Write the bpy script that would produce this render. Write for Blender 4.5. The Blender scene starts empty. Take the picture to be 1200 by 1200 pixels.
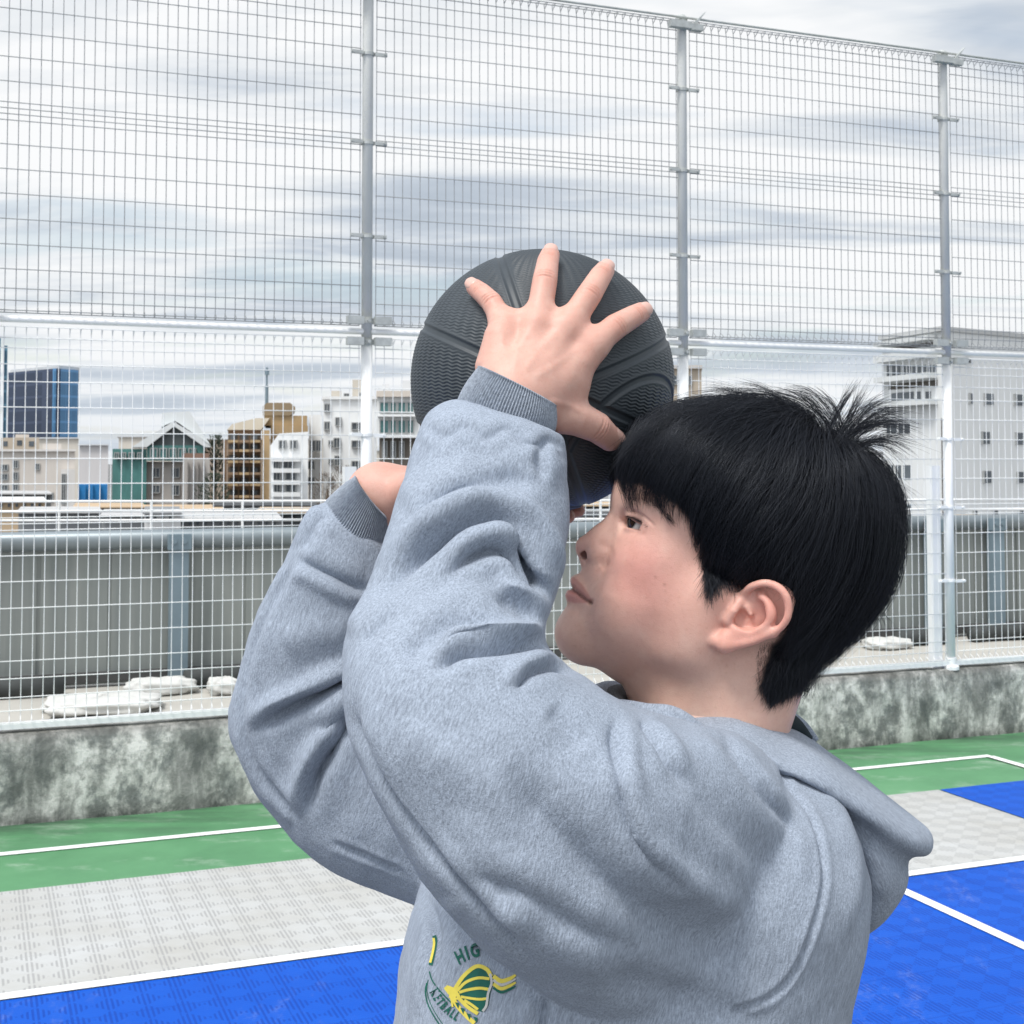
import bpy, bmesh, math, random
import numpy as np
from mathutils import Vector, Matrix
random.seed(7); rng=np.random.default_rng(7)
sc=bpy.context.scene
COL=sc.collection
R=math.radians
# ---------------------------------------------------------------- camera geometry
F=1600.;PX=600.;PY=470.;PT=R(2.5);H=1.65
sp,cp=math.sin(PT),math.cos(PT)
def ray(px,py):
    x=(px-PX)/F;y=-(py-PY)/F
    return (x,-y*sp+cp,y*cp+sp)
def W(px,py,Y):
    r=ray(px,py);k=Y/r[1];return (r[0]*k,Y,H+r[2]*k)
def G(px,py,z=0):
    r=ray(px,py);k=(z-H)/r[2];return (r[0]*k,r[1]*k,z)
TH=math.atan2(1,2.519);DX,DY=math.cos(TH),math.sin(TH);NX,NY=-DY,DX
def S(s,t,z): return (s*DX+t*NX,s*DY+t*NY,z)
def projv(co):
    z=co[:,2]-H;y=co[:,1]
    zc=y*cp+z*sp;yc=-y*sp+z*cp
    return np.stack([PX+F*co[:,0]/zc,PY-F*yc/zc],1)
# ---------------------------------------------------------------- object helpers
def tag(o,label=None,cat=None,group=None,kind=None):
    if label:o['label']=label
    if cat:o['category']=cat
    if group:o['group']=group
    if kind:o['kind']=kind
    return o
def empty(name,loc=(0,0,0)):
    o=bpy.data.objects.new(name,None);COL.objects.link(o);o.location=loc;o.empty_display_size=.2
    return o
def wloc(o):
    v=Vector((0,0,0))
    while o: v+=o.location;o=o.parent
    return v
class MB:
    def __init__(s): s.v=[];s.f=[]
    def add(s,v,f):
        b=len(s.v);s.v+=[tuple(x) for x in v];s.f+=[tuple(b+i for i in q) for q in f]
    def hexa(s,p):  # 8 points: bottom 4 ccw, top 4
        s.add(p,[(3,2,1,0),(4,5,6,7),(0,1,5,4),(1,2,6,5),(2,3,7,6),(3,0,4,7)])
    def box(s,x0,x1,y0,y1,z0,z1):
        s.hexa([(x0,y0,z0),(x1,y0,z0),(x1,y1,z0),(x0,y1,z0),(x0,y0,z1),(x1,y0,z1),(x1,y1,z1),(x0,y1,z1)])
    def sbox(s,s0,s1,t0,t1,z0,z1):
        q=[(s0,t0),(s1,t0),(s1,t1),(s0,t1)]
        s.hexa([S(a,b,z0) for a,b in q]+[S(a,b,z1) for a,b in q])
    def quad(s,a,b,c,d): s.add([a,b,c,d],[(0,1,2,3)])
    def tube(s,pts,r,n=6,caps=True):
        pts=[Vector(p) for p in pts];rs=r if isinstance(r,(list,tuple)) else [r]*len(pts)
        rings=[]
        for i,p in enumerate(pts):
            a=pts[max(i-1,0)];b=pts[min(i+1,len(pts)-1)];t=(b-a).normalized()
            u=t.orthogonal().normalized() if i==0 else (u-t*u.dot(t)).normalized()
            w=t.cross(u)
            rings.append([p+(u*math.cos(6.28319*k/n)+w*math.sin(6.28319*k/n))*rs[i] for k in range(n)])
        v=[q for rg in rings for q in rg];f=[]
        for i in range(len(pts)-1):
            for k in range(n):
                f.append((i*n+k,i*n+(k+1)%n,(i+1)*n+(k+1)%n,(i+1)*n+k))
        if caps: f+=[tuple(range(n-1,-1,-1)),tuple((len(pts)-1)*n+k for k in range(n))]
        s.add(v,f)
    def lathe(s,c,prof,n=24,axis=(0,0,1)):
        ax=Vector(axis).normalized();u=ax.orthogonal().normalized();w=ax.cross(u);c=Vector(c)
        v=[];f=[]
        for r,h in prof:
            for k in range(n):
                a=6.28319*k/n;v.append(c+ax*h+(u*math.cos(a)+w*math.sin(a))*r)
        for i in range(len(prof)-1):
            for k in range(n): f.append((i*n+k,i*n+(k+1)%n,(i+1)*n+(k+1)%n,(i+1)*n+k))
        f+=[tuple(range(n-1,-1,-1)),tuple((len(prof)-1)*n+k for k in range(n))]
        s.add(v,f)
    def prism(s,poly,y0,y1):  # poly of (x,z) points, extruded in y
        n=len(poly)
        s.add([(x,y0,z) for x,z in poly]+[(x,y1,z) for x,z in poly],
              [tuple(range(n)),tuple(range(2*n-1,n-1,-1))]+[((i+1)%n,i,n+i,n+(i+1)%n) for i in range(n)])
    def build(s,name,mat,parent=None,smooth=False):
        me=bpy.data.meshes.new(name)
        o0=wloc(parent) if parent else Vector((0,0,0))
        me.from_pydata([(x-o0.x,y-o0.y,z-o0.z) for x,y,z in s.v],[],s.f)
        if smooth: me.polygons.foreach_set('use_smooth',[True]*len(me.polygons))
        me.materials.append(mat)
        o=bpy.data.objects.new(name,me);COL.objects.link(o)
        if parent:o.parent=parent
        return o
def npmesh(name,v,f,mat,parent=None,smooth=True):
    me=bpy.data.meshes.new(name)
    o0=np.array(wloc(parent) if parent else (0,0,0))
    v=np.asarray(v,float)-o0
    f=np.asarray(f)
    me.vertices.add(len(v));me.vertices.foreach_set('co',v.astype(np.float32).ravel())
    k=f.shape[1]
    me.loops.add(len(f)*k);me.loops.foreach_set('vertex_index',f.astype(np.int32).ravel())
    me.polygons.add(len(f));me.polygons.foreach_set('loop_start',np.arange(0,len(f)*k,k,dtype=np.int32))
    me.polygons.foreach_set('use_smooth',np.full(len(f),smooth))
    me.update(calc_edges=True);me.validate()
    if mat: me.materials.append(mat)
    o=bpy.data.objects.new(name,me);COL.objects.link(o)
    if parent:o.parent=parent
    return o
# ---------------------------------------------------------------- materials
class NT:
    def __init__(s,nt): s.t=nt
    def n(s,typ,**kw):
        o=s.t.nodes.new(typ)
        for k,v in kw.items():
            if k=='_':
                for i,x in v.items():
                    o.inputs[i].default_value=x
            else:setattr(o,k,v)
        return o
    def l(s,a,b):s.t.links.new(a,b)
    def coord(s,kind='Object',scale=(1,1,1),rot=(0,0,0),loc=(0,0,0)):
        tc=s.n('ShaderNodeTexCoord');m=s.n('ShaderNodeMapping')
        m.inputs['Scale'].default_value=scale;m.inputs['Rotation'].default_value=rot;m.inputs['Location'].default_value=loc
        s.l(tc.outputs[kind],m.inputs[0]);return m.outputs[0]
    def noise(s,vec,scale=5,detail=4,rough=.55,dist=0):
        o=s.n('ShaderNodeTexNoise');o.inputs['Scale'].default_value=scale;o.inputs['Detail'].default_value=detail
        o.inputs['Roughness'].default_value=rough;o.inputs['Distortion'].default_value=dist
        if vec:s.l(vec,o.inputs['Vector'])
        return o.outputs[0]
    def ramp(s,fac,stops,interp='LINEAR'):
        o=s.n('ShaderNodeValToRGB');cr=o.color_ramp;cr.interpolation=interp
        while len(cr.elements)<len(stops):cr.elements.new(.5)
        for e,(p,c) in zip(cr.elements,stops):
            e.position=p;e.color=(c,c,c,1) if isinstance(c,(int,float)) else (*c,1)
        s.l(fac,o.inputs[0]);return o.outputs[0]
    def math(s,op,a,b=None,c=None,clamp=False):
        o=s.n('ShaderNodeMath',operation=op,use_clamp=clamp)
        for i,x in enumerate((a,b,c)):
            if x is None:continue
            if isinstance(x,(int,float)):o.inputs[i].default_value=x
            else:s.l(x,o.inputs[i])
        return o.outputs[0]
    def mix(s,fac,a,b,mode='MIX'):
        o=s.n('ShaderNodeMix',data_type='RGBA',blend_type=mode)
        for i,x in ((0,fac),(6,a),(7,b)):
            if isinstance(x,(int,float)):
                o.inputs[i].default_value=x if i==0 else (x,x,x,1)
            elif isinstance(x,tuple):o.inputs[i].default_value=(*x,1)
            else:s.l(x,o.inputs[i])
        return o.outputs[2]
    def bump(s,h,strength=.3,dist=.01,prev=None):
        o=s.n('ShaderNodeBump');o.inputs['Strength'].default_value=strength;o.inputs['Distance'].default_value=dist
        s.l(h,o.inputs['Height'])
        if prev is not None:s.l(prev,o.inputs['Normal'])
        return o.outputs[0]
def newmat(name,base=(.5,.5,.5),rough=.6,metal=0,spec=.5):
    m=bpy.data.materials.new(name);m.use_nodes=True
    b=m.node_tree.nodes['Principled BSDF']
    b.inputs['Base Color'].default_value=(*base,1);b.inputs['Roughness'].default_value=rough
    b.inputs['Metallic'].default_value=metal;b.inputs['Specular IOR Level'].default_value=spec
    return m,NT(m.node_tree),b
def simple(name,base,rough=.6,metal=0,spec=.4,var=.12,scale=3.,bump=0):
    m,t,b=newmat(name,base,rough,metal,spec)
    c=t.coord()
    n=t.noise(c,scale,6,.6)
    k=t.ramp(n,[(.25,tuple(x*(1-var) for x in base)),(.75,tuple(min(1,x*(1+var)) for x in base))])
    t.l(k,b.inputs['Base Color'])
    if bump: t.l(t.bump(t.noise(c,scale*12,4),bump,.01),b.inputs['Normal'])
    return m
# ================================================================ world, sun, camera
w=bpy.data.worlds.new("World");sc.world=w;w.use_nodes=True
t=NT(w.node_tree);bg=w.node_tree.nodes['Background']
SUN_EL,SUN_AZ=R(62),R(222)      # azimuth measured clockwise from +Y
sky=t.n('ShaderNodeTexSky',sky_type='NISHITA',sun_disc=False,sun_elevation=SUN_EL,sun_rotation=SUN_AZ)
sky.air_density=1.3;sky.dust_density=.6;sky.ozone_density=1.5
tc=t.n('ShaderNodeTexCoord');sx=t.n('ShaderNodeSeparateXYZ');t.l(tc.outputs['Generated'],sx.inputs[0])
zz=t.math('MAXIMUM',sx.outputs[2],0.0);zd=t.math('ADD',zz,.10)
cx=t.n('ShaderNodeCombineXYZ');t.l(t.math('DIVIDE',sx.outputs[0],zd),cx.inputs[0]);t.l(t.math('DIVIDE',sx.outputs[1],zd),cx.inputs[1])
mp=t.n('ShaderNodeMapping');mp.inputs['Rotation'].default_value=(0,0,R(18));mp.inputs['Scale'].default_value=(.5,1.0,1);t.l(cx.outputs[0],mp.inputs[0])
n1=t.noise(mp.outputs[0],1.25,5,.5,.5)
mp2=t.n('ShaderNodeMapping');mp2.inputs['Rotation'].default_value=(0,0,R(26));mp2.inputs['Scale'].default_value=(.55,1.0,1);mp2.inputs['Location'].default_value=(3.1,.7,0);t.l(cx.outputs[0],mp2.inputs[0])
n2=t.noise(mp2.outputs[0],.7,4,.5,.4)
n4=t.noise(mp.outputs[0],4.6,6,.58,.6)
dens=t.math('ADD',t.math('ADD',t.math('MULTIPLY',n1,.56),t.math('MULTIPLY',n2,.30)),t.math('MULTIPLY',n4,.14))
cloud=t.ramp(dens,[(.39,(4.8,5.5,6.4)),(.45,(6.3,6.95,7.8)),(.495,(8.9,9.25,9.6)),(.54,(10.4,10.5,10.6))])
n3=t.noise(mp2.outputs[0],1.7,5,.5,.5)
cover=t.ramp(n3,[(.33,.6),(.46,.98)])
col=t.mix(cover,t.mix(1.0,sky.outputs[0],(1.35,1.35,1.35),'MULTIPLY'),cloud)
hz=t.ramp(zz,[(0,.6),(.06,.15),(.15,0)])
col=t.mix(hz,col,(7.4,8.1,8.9))
below=t.ramp(sx.outputs[2],[(.47,1),(.5,0)]) if False else None
sdir=t.n('ShaderNodeVectorMath',operation='DOT_PRODUCT');t.l(tc.outputs['Generated'],sdir.inputs[0])
sdir.inputs[1].default_value=(math.sin(SUN_AZ)*math.cos(SUN_EL),math.cos(SUN_AZ)*math.cos(SUN_EL),math.sin(SUN_EL))
lit=t.math('ADD',1.0,t.math('MULTIPLY',t.math('POWER',t.math('MAXIMUM',sdir.outputs['Value'],0.0),2.0),1.0))   # the cloud deck is brightest round the hidden sun
lv=t.n('ShaderNodeCombineXYZ')
for i in range(3): t.l(lit,lv.inputs[i])
col=t.mix(1.0,col,lv.outputs[0],'MULTIPLY')
t.l(col,bg.inputs[0]);bg.inputs[1].default_value=.094
sun=bpy.data.lights.new('sun','SUN');sun.energy=3.0;sun.angle=R(16);sun.color=(1,.97,.92)
so=bpy.data.objects.new('sun',sun);COL.objects.link(so)
sd=Vector((math.sin(SUN_AZ)*math.cos(SUN_EL),math.cos(SUN_AZ)*math.cos(SUN_EL),math.sin(SUN_EL)))
so.rotation_euler=(-sd).to_track_quat('-Z','Y').to_euler()
cam=bpy.data.cameras.new('camera');co_=bpy.data.objects.new('camera',cam);COL.objects.link(co_);sc.camera=co_
cam.sensor_width=36;cam.lens=48;cam.shift_y=-130/1200.;cam.clip_end=20000;cam.clip_start=.05
co_.location=(0,0,H);co_.rotation_euler=(R(90)+PT,0,0)
cam.dof.use_dof=True;cam.dof.focus_distance=1.06;cam.dof.aperture_fstop=40.
sc.view_settings.view_transform='Standard';sc.view_settings.look='None';sc.view_settings.exposure=0;sc.view_settings.gamma=1
sc.render.resolution_x=sc.render.resolution_y=1024
sc.cycles.use_denoising=True
# ================================================================ ground and court
def plane_st(name,s0,s1,t0,t1,z,mat):
    m=MB();m.quad(S(s0,t0,z),S(s1,t0,z),S(s1,t1,z),S(s0,t1,z));o=m.build(name,mat);o['kind']='structure';return o
STROT=(0,0,-TH)
M_ground=simple('city_ground',(.16,.16,.16),.9,scale=.02,var=.3)
m=MB();m.quad((-6000,-6000,-14),(6000,-6000,-14),(6000,6000,-14),(-6000,6000,-14));tag(m.build('ground',M_ground),kind='structure')
# green painted floor with worn patches
M_green,t,b=newmat('green_floor_paint',(.08,.3,.12),.55)
c=t.coord(rot=STROT)
big=t.noise(c,1.7,6,.65);fine=t.noise(c,26,5,.7)
g=t.ramp(big,[(.3,(.062,.19,.085)),(.55,(.088,.25,.115)),(.75,(.115,.28,.14))])
c2=t.coord(rot=STROT,scale=(.8,1.6,1),loc=(.35,0.2,0))
worn=t.ramp(t.noise(c2,2.6,7,.7),[(.54,0),(.66,.75)])
g=t.mix(t.math('MULTIPLY',worn,fine),g,(.42,.50,.42))
gm=t.n('ShaderNodeSeparateXYZ');t.l(c,gm.inputs[0])
# grime that has collected along the foot of the wall
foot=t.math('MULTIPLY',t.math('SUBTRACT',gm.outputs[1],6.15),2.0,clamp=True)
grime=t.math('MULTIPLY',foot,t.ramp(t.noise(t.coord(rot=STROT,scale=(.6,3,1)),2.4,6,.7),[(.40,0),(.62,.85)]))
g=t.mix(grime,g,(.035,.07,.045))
t.l(g,b.inputs['Base Color']);t.l(t.bump(fine,.15,.004),b.inputs['Normal'])
m=MB();m.sbox(-9,16,-6,6.9,-.35,0);o=m.build('court_floor',M_green);o['kind']='structure'
def tile_mat(name,colA,colB,line,spec):
    m,t,b=newmat(name,colA,.5,spec=spec)
    c=t.coord(rot=STROT)
    sx=t.n('ShaderNodeSeparateXYZ');t.l(c,sx.inputs[0]);s_,t_=sx.outputs[0],sx.outputs[1]
    D=.105
    u=t.math('DIVIDE',t.math('ADD',s_,t_),D);v=t.math('DIVIDE',t.math('SUBTRACT',s_,t_),D)
    ck=t.math('FLOORED_MODULO',t.math('ADD',t.math('FLOOR',u),t.math('FLOOR',v)),2.0)   # diamonds, every other one ribbed
    rib=t.math('SINE',t.math('MULTIPLY',s_,2*math.pi/.0152))
    rib2=t.math('SINE',t.math('MULTIPLY',t_,2*math.pi/.0152))
    ribA=t.math('MULTIPLY',t.math('GREATER_THAN',rib,.05),ck)
    ribB=t.math('MULTIPLY',t.math('GREATER_THAN',rib2,.75),t.math('SUBTRACT',1,ck))
    ribs=t.math('MAXIMUM',ribA,t.math('MULTIPLY',ribB,.22))
    ts=t.math('ABSOLUTE',t.math('SUBTRACT',t.math('FLOORED_MODULO',s_,.305),.1525));tt=t.math('ABSOLUTE',t.math('SUBTRACT',t.math('FLOORED_MODULO',t_,.305),.1525))
    joint=t.math('GREATER_THAN',t.math('MAXIMUM',ts,tt),.1503)
    dirt=t.noise(t.coord(rot=STROT,scale=(.7,1.3,1)),2.2,7,.68);speck=t.noise(c,40,4,.7)
    base=t.mix(t.ramp(dirt,[(.36,0),(.66,1)]),colA,colB)
    base=t.mix(t.ramp(speck,[(.62,0),(.74,.22)]),base,tuple(x*.55 for x in colB))
    scf=t.math('MULTIPLY',t.ramp(t.noise(t.coord(rot=STROT,scale=(1.6,.5,1),loc=(2,1,0)),3.2,8,.75),[(.54,0),(.68,.5)]),t.ramp(speck,[(.42,0),(.60,1)]))
    base=t.mix(scf,base,tuple(min(.5,x*.6+.16) for x in colB))
    dark=t.math('MAXIMUM',t.math('MULTIPLY',ribs,.62),t.math('MULTIPLY',joint,.45))
    base=t.mix(dark,base,line)
    t.l(base,b.inputs['Base Color'])
    hgt=t.math('SUBTRACT',1,t.math('MAXIMUM',ribs,joint))
    t.l(t.bump(hgt,.45,.004),b.inputs['Normal']);return m
M_gtile=tile_mat('grey_court_tile',(.47,.478,.478),(.405,.40,.38),(.255,.255,.255),.12)
M_btile=tile_mat('blue_court_tile',(.004,.074,.44),(.007,.088,.48),(.0025,.036,.27),.08)
M_line=simple('white_line_paint',(.80,.81,.81),.5,var=.06,scale=6)
plane_st('grey_court_tiles',-8,4.535,-1,5.64,.004,M_gtile)
plane_st('blue_court_tiles',4.545,9.5,-1,5.64,.004,M_btile)
M_damper=simple('dark_bounce_damper',(.13,.135,.145),.8,scale=6,var=.2,bump=.2)  # unseen dark floor, added out of view to cut bounce light from below
plane_st('bounce_damper_floor',-8,9.5,-5.9,2.7,.010,M_damper)
plane_st('blue_key_tiles',-8,4.53,2.75,4.505,.008,M_btile)
LW=.05
for i,(a,b_,c_,d_,z) in enumerate([(-8,4.56,4.505,4.505+.052,.012),(3.315,3.365,2.7,4.503,.012),(-8,4.56,2.7,2.748,.008),(-8,5.33,6.155,6.155+.05,.004),(5.28,5.33,-1,6.153,.008)]):
    plane_st('court_line',a,b_,c_,d_,z,M_line)
# ================================================================ parapet wall under the fence
M_wall,t,b=newmat('stained_concrete',(.4,.4,.38),.9,spec=.2)
c=t.coord(rot=STROT);cs=t.coord(rot=STROT,scale=(1,1,.75))
a=t.noise(cs,7.5,8,.68,.3);a2=t.noise(t.coord(rot=STROT,scale=(1,1,.22)),4.2,7,.66);fine=t.noise(c,60,5,.7)
k=t.ramp(a,[(.34,(.14,.15,.145)),(.43,(.27,.28,.27)),(.50,(.52,.52,.49)),(.58,(.72,.71,.68))])
k=t.mix(t.ramp(a2,[(.39,.7),(.53,0)]),k,(.085,.092,.088))
sz=t.n('ShaderNodeSeparateXYZ');t.l(c,sz.inputs[0])
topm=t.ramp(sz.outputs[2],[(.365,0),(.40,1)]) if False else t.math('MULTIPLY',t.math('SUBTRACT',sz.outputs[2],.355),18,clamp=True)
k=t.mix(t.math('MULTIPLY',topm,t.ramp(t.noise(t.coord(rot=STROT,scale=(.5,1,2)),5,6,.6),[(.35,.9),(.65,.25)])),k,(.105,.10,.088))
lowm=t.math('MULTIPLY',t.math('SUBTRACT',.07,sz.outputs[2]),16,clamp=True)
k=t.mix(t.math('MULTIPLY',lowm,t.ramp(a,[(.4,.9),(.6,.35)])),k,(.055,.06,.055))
k=t.mix(t.ramp(t.noise(cs,19,6,.7),[(.47,0),(.60,.6)]),k,(.16,.165,.155))
k=t.mix(t.ramp(fine,[(.55,0),(.75,.35)]),k,(.12,.12,.11))
t.l(k,b.inputs['Base Color']);t.l(t.bump(t.math('ADD',t.math('MULTIPLY',a,.7),t.math('MULTIPLY',fine,.5)),.5,.02),b.inputs['Normal'])
TW=6.65
pw=empty('parapet_wall',S(4,TW,0));tag(pw,'low stained concrete parapet wall along the green court edge','wall')
m=MB()
# gently uneven front and rounded arris
ns,zs=240,[0,.06,.14,.22,.30,.37,.395,.408]
vs=[];fs=[]
for i in range(ns+1):
    s_=-9+25*i/ns
    for j,z in enumerate(zs):
        off=.006*math.sin(s_*5.1+z*9)+.004*math.sin(s_*13.7-z*21)+(0,0,0,0,0,.002,.008,.03)[j]
        vs.append(S(s_,TW+off,z))
    vs.append(S(s_,TW+.26,.412));vs.append(S(s_,TW+.27,0))
K=len(zs)+2
for i in range(ns):
    for j in range(K-1):
        fs.append((i*K+j,(i+1)*K+j,(i+1)*K+j+1,i*K+j+1))
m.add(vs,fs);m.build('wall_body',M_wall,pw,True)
M_white=simple('white_powder_coat',(.82,.83,.83),.42,var=.05,scale=2)
M_galv=simple('weathered_clamp_metal',(.46,.48,.47),.5,metal=.35,var=.2,scale=30)
M_post=simple('white_post_coat',(.80,.81,.81),.5,var=.06,scale=2)
M_postdim=simple('upper_post_dimmed',(.58,.59,.575),.7,spec=.12,var=.10,scale=4)  # post coat darkened higher up: dimming against the bright sky put into the colour
M_wiredim=simple('upper_wire_dimmed',(.27,.285,.30),.6,var=.15,scale=9)  # darker copy for the upper wires, their dimming against the sky painted in
# ================================================================ fence
TF=TW+.036
fe=empty('mesh_fence',S(3.7,TF,.41));tag(fe,'tall white welded wire mesh fence standing on the concrete parapet','fence')
posts=[-5.44,-3.63,-1.815,.0,1.865,3.685,5.49,7.3,9.11,10.92]
upper=[3.995+.015,3.925,3.86,3.752,3.64,3.525,3.41,3.312,3.284,3.257,3.228,3.115,3.0,2.885,2.768,2.65,2.535,2.445]
lower=[2.17,2.095,2.015,1.897,1.778,1.66,1.543,1.416,1.388,1.36,1.331,1.214,1.096,.975,.855,.735,.655,.57]
WR=.0021
def wire_panel(s0,s1,zt,zb,hs):
    m=MB();g=.043
    a,b_=s0+g,s1-g
    nv=int(round((b_-a)/.0475))
    for i in range(nv+1):
        s_=a+(b_-a)*i/nv
        # vertical wire with triangular folded beam at both ends
        m.tube([S(s_,TF,zt-.03),S(s_,TF-.035,zt-.006),S(s_,TF+.012,zt),S(s_,TF,zt-.055),S(s_,TF,zb+.055),S(s_,TF+.012,zb),S(s_,TF-.035,zb+.006),S(s_,TF,zb+.03)],WR,5)
    for z in hs: m.tube([S(a-.004,TF-2*WR,z),S(b_+.004,TF-2*WR,z)],WR*1.12,5)
    for z,o in ((zt-.006,-.037),(zt,.014),(zt-.055,-.004),(zb+.006,-.037),(zb,.014),(zb+.055,-.004)):
        m.tube([S(a-.004,TF+o,z),S(b_+.004,TF+o,z)],WR*1.25,5)
    return m
ZT=4.115
for i in range(len(posts)-1):
    wire_panel(posts[i],posts[i+1],ZT,2.335,upper).build('wire_panel',M_wiredim,fe,True)
    wire_panel(posts[i],posts[i+1],2.272,.455,lower).build('wire_panel',M_white,fe,True)
m=MB();m.tube([S(posts[0],TF+.01,2.305),S(posts[-1],TF+.01,2.305)],.0165,10);m.build('middle_rail',M_white,fe,True)
m=MB();m.sbox(posts[0],posts[-1],TF-.006,TF+.04,.425,.45);m.build('bottom_rail',M_white,fe)
m=MB();m.tube([S(posts[0],TF-.02,ZT+.018),S(posts[-1],TF-.02,ZT+.018)],.007,8);m.build('top_wire',M_galv,fe,True)
for ps in posts:
    m=MB();m.lathe(S(ps,TF+.012,.405),[(.029,0),(.029,1.845)],16);po=m.build('post',M_post,fe,True)
    m=MB();m.lathe(S(ps,TF+.012,2.2505),[(.0275,0),(.0275,ZT-2.2355),(.023,ZT-2.2235)],16);m.build('upper_post',M_postdim,po,True)
    for z in (3.73,3.27,2.79,1.78,1.37,.93):
        m=MB()
        m.lathe(S(ps,TF+.012,z-.008),[(.0345,0),(.0345,.016)],16)
        m.sbox(ps-.095,ps-.030,TF-.016,TF-.004,z-.007,z+.011);m.sbox(ps+.030,ps+.095,TF-.016,TF-.004,z-.011,z+.007)
        for e in (-.085,.085): m.lathe(S(ps+e,TF-.016,z),[(.007,0),(.007,.012)],8,(-NX,-NY,0))
        m.build('clamp',M_galv if z>2.5 else M_white,po)
    for z in (2.358,2.252):
        m=MB()
        m.lathe(S(ps,TF+.012,z-.014),[(.035,0),(.035,.028)],16)
        m.sbox(ps-.115,ps-.030,TF-.05,TF-.010,z-.020,z+.020);m.sbox(ps+.030,ps+.115,TF-.05,TF-.010,z-.020,z+.020)
        m.lathe(S(ps,TF-.028,z),[(.009,0),(.009,.012)],8,(-NX,-NY,0))
        m.build('clamp',M_galv,po)
    # forked cap bracket on top
    m=MB()
    m.sbox(ps-.10,ps+.03,TF-.055,TF-.015,ZT-.05,ZT-.012);m.sbox(ps+.03,ps+.105,TF-.055,TF-.015,ZT-.055,ZT-.02)
    m.lathe(S(ps,TF+.012,ZT-.03),[(.034,0),(.034,.055),(.02,.07)],14)
    m.hexa([S(ps+.02,TF-.05,ZT-.04),S(ps+.05,TF-.05,ZT-.04),S(ps+.05,TF-.02,ZT-.04),S(ps+.02,TF-.02,ZT-.04),
            S(ps+.115,TF-.05,ZT+.05),S(ps+.125,TF-.05,ZT+.06),S(ps+.125,TF-.02,ZT+.06),S(ps+.115,TF-.02,ZT+.05)])
    m.build('cap_bracket',M_galv,po)
    # short brace post behind
    m=MB();m.sbox(ps-.105,ps-.045,TF+.03,TF+.085,.405,1.62);m.build('brace_post',M_white,fe)
    m=MB();m.lathe(S(ps,TF+.012,.40),[(.05,0),(.05,.02),(.034,.03),(.034,.07)],16);m.build('base_plate',M_white,po)
# ================================================================ roof strip and barrier behind the fence
M_deck=simple('pale_roof_screed',(.42,.405,.37),.85,var=.15,scale=1.5)
plane_st('roof_deck',-14,24,TW+.272,11.6,-.02,M_deck)
TB=10.6
M_gwall,t,b=newmat('grey_weathered_panel',(.3,.32,.31),.75,spec=.25)
c=t.coord(rot=STROT,scale=(1,1,.05))
k=t.ramp(t.noise(c,9,7,.65),[(.3,(.185,.205,.20)),(.5,(.235,.255,.245)),(.72,(.29,.305,.29))])
k=t.mix(t.ramp(t.noise(t.coord(rot=STROT,scale=(.4,1,.5)),2,5),[(.4,.0),(.65,.35)]),k,(.17,.185,.19))
t.l(k,b.inputs['Base Color'])
M_steel=simple('grey_blue_steel',(.175,.235,.275),.5,metal=.1,var=.12,scale=3)
M_cap=simple('steel_cap',(.22,.255,.275),.38,metal=.3,var=.15,scale=4)
bw=empty('barrier_wall',S(5,TB,0));tag(bw,'long grey panel barrier with rounded steel cap beyond the wire fence','wall')
m=MB()
for i in range(-24,44):   # shallow vertical ribs
    m.sbox(i*.5,i*.5+.47,TB,TB+.06,.0,.985);m.sbox(i*.5+.47,i*.5+.5,TB+.012,TB+.06,.0,.985)
m.build('wall_panel',M_gwall,bw)
m=MB();m.tube([S(-12,TB-.005,1.06),S(22,TB-.005,1.06)],.072,14);m.build('cap_rail',M_cap,bw,True)
m=MB();m.sbox(-12,22,TB-.05,TB-.002,.02,.09);m.build('skirting',simple('dark_foot_channel',(.06,.06,.06),.7),bw)
for s_ in (-5.4,1.475,8.42,9.16,15.2):
    m=MB();m.sbox(s_-.068,s_+.068,TB-.14,TB-.052,0,.985);m.sbox(s_-.1,s_+.1,TB-.15,TB-.052,-.018,.012)
    p=m.build('support_post',M_steel,bw)
    m=MB();m.sbox(s_-.085,s_+.085,TB-.16,TB-.09,.985,1.10)
    for e in (-.045,.03): m.lathe(S(s_+e,TB-.16,1.05),[(.022,0),(.022,.015)],8,(-NX,-NY,0))
    m.build('bolted_bracket',M_steel,p)
M_bag=simple('white_woven_sack',(.56,.56,.54),.75,var=.10,scale=9,bump=.4)
M_dark=simple('dark_rubber_mat',(.05,.055,.055),.8,var=.4,scale=4)
def sack(s_,t_,L,Wd,Hh,seed,label):
    r=random.Random(seed);nu,nv=36,18;v=[];f=[]
    for i in range(nv+1):
        th=math.pi*i/nv
        for j in range(nu):
            ph=2*math.pi*j/nu
            x,y,z=math.sin(th)*math.cos(ph),math.sin(th)*math.sin(ph),math.cos(th)
            sg=lambda q,e:math.copysign(abs(q)**e,q)
            k=1+.06*math.sin(5*ph+seed)+.05*math.sin(9*ph+3*th+seed)+.05*math.sin(7*th-4*ph)
            v.append(S(s_+sg(x,.6)*L/2*k,t_+sg(y,.6)*Wd/2*k,max(-.018,(-.02+Hh*.45)+sg(z,.8)*Hh/2*k*(1-.25*x*r.random()*.3))))
    for i in range(nv):
        for j in range(nu): f.append((i*nu+j,(i+1)*nu+j,(i+1)*nu+(j+1)%nu,i*nu+(j+1)%nu))
    m=MB();m.add(v,f);o=m.build('plastic_sack',M_bag,None,True);tag(o,label,'sack','white sacks on the roof behind the fence')
sack(.85,9.55,.75,.5,.11,1,'large flat white sack lying before the steel-post foot of the grey barrier')
sack(1.72,9.95,.22,.24,.12,2,'small plump white sack just past the blue-grey barrier post')
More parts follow.
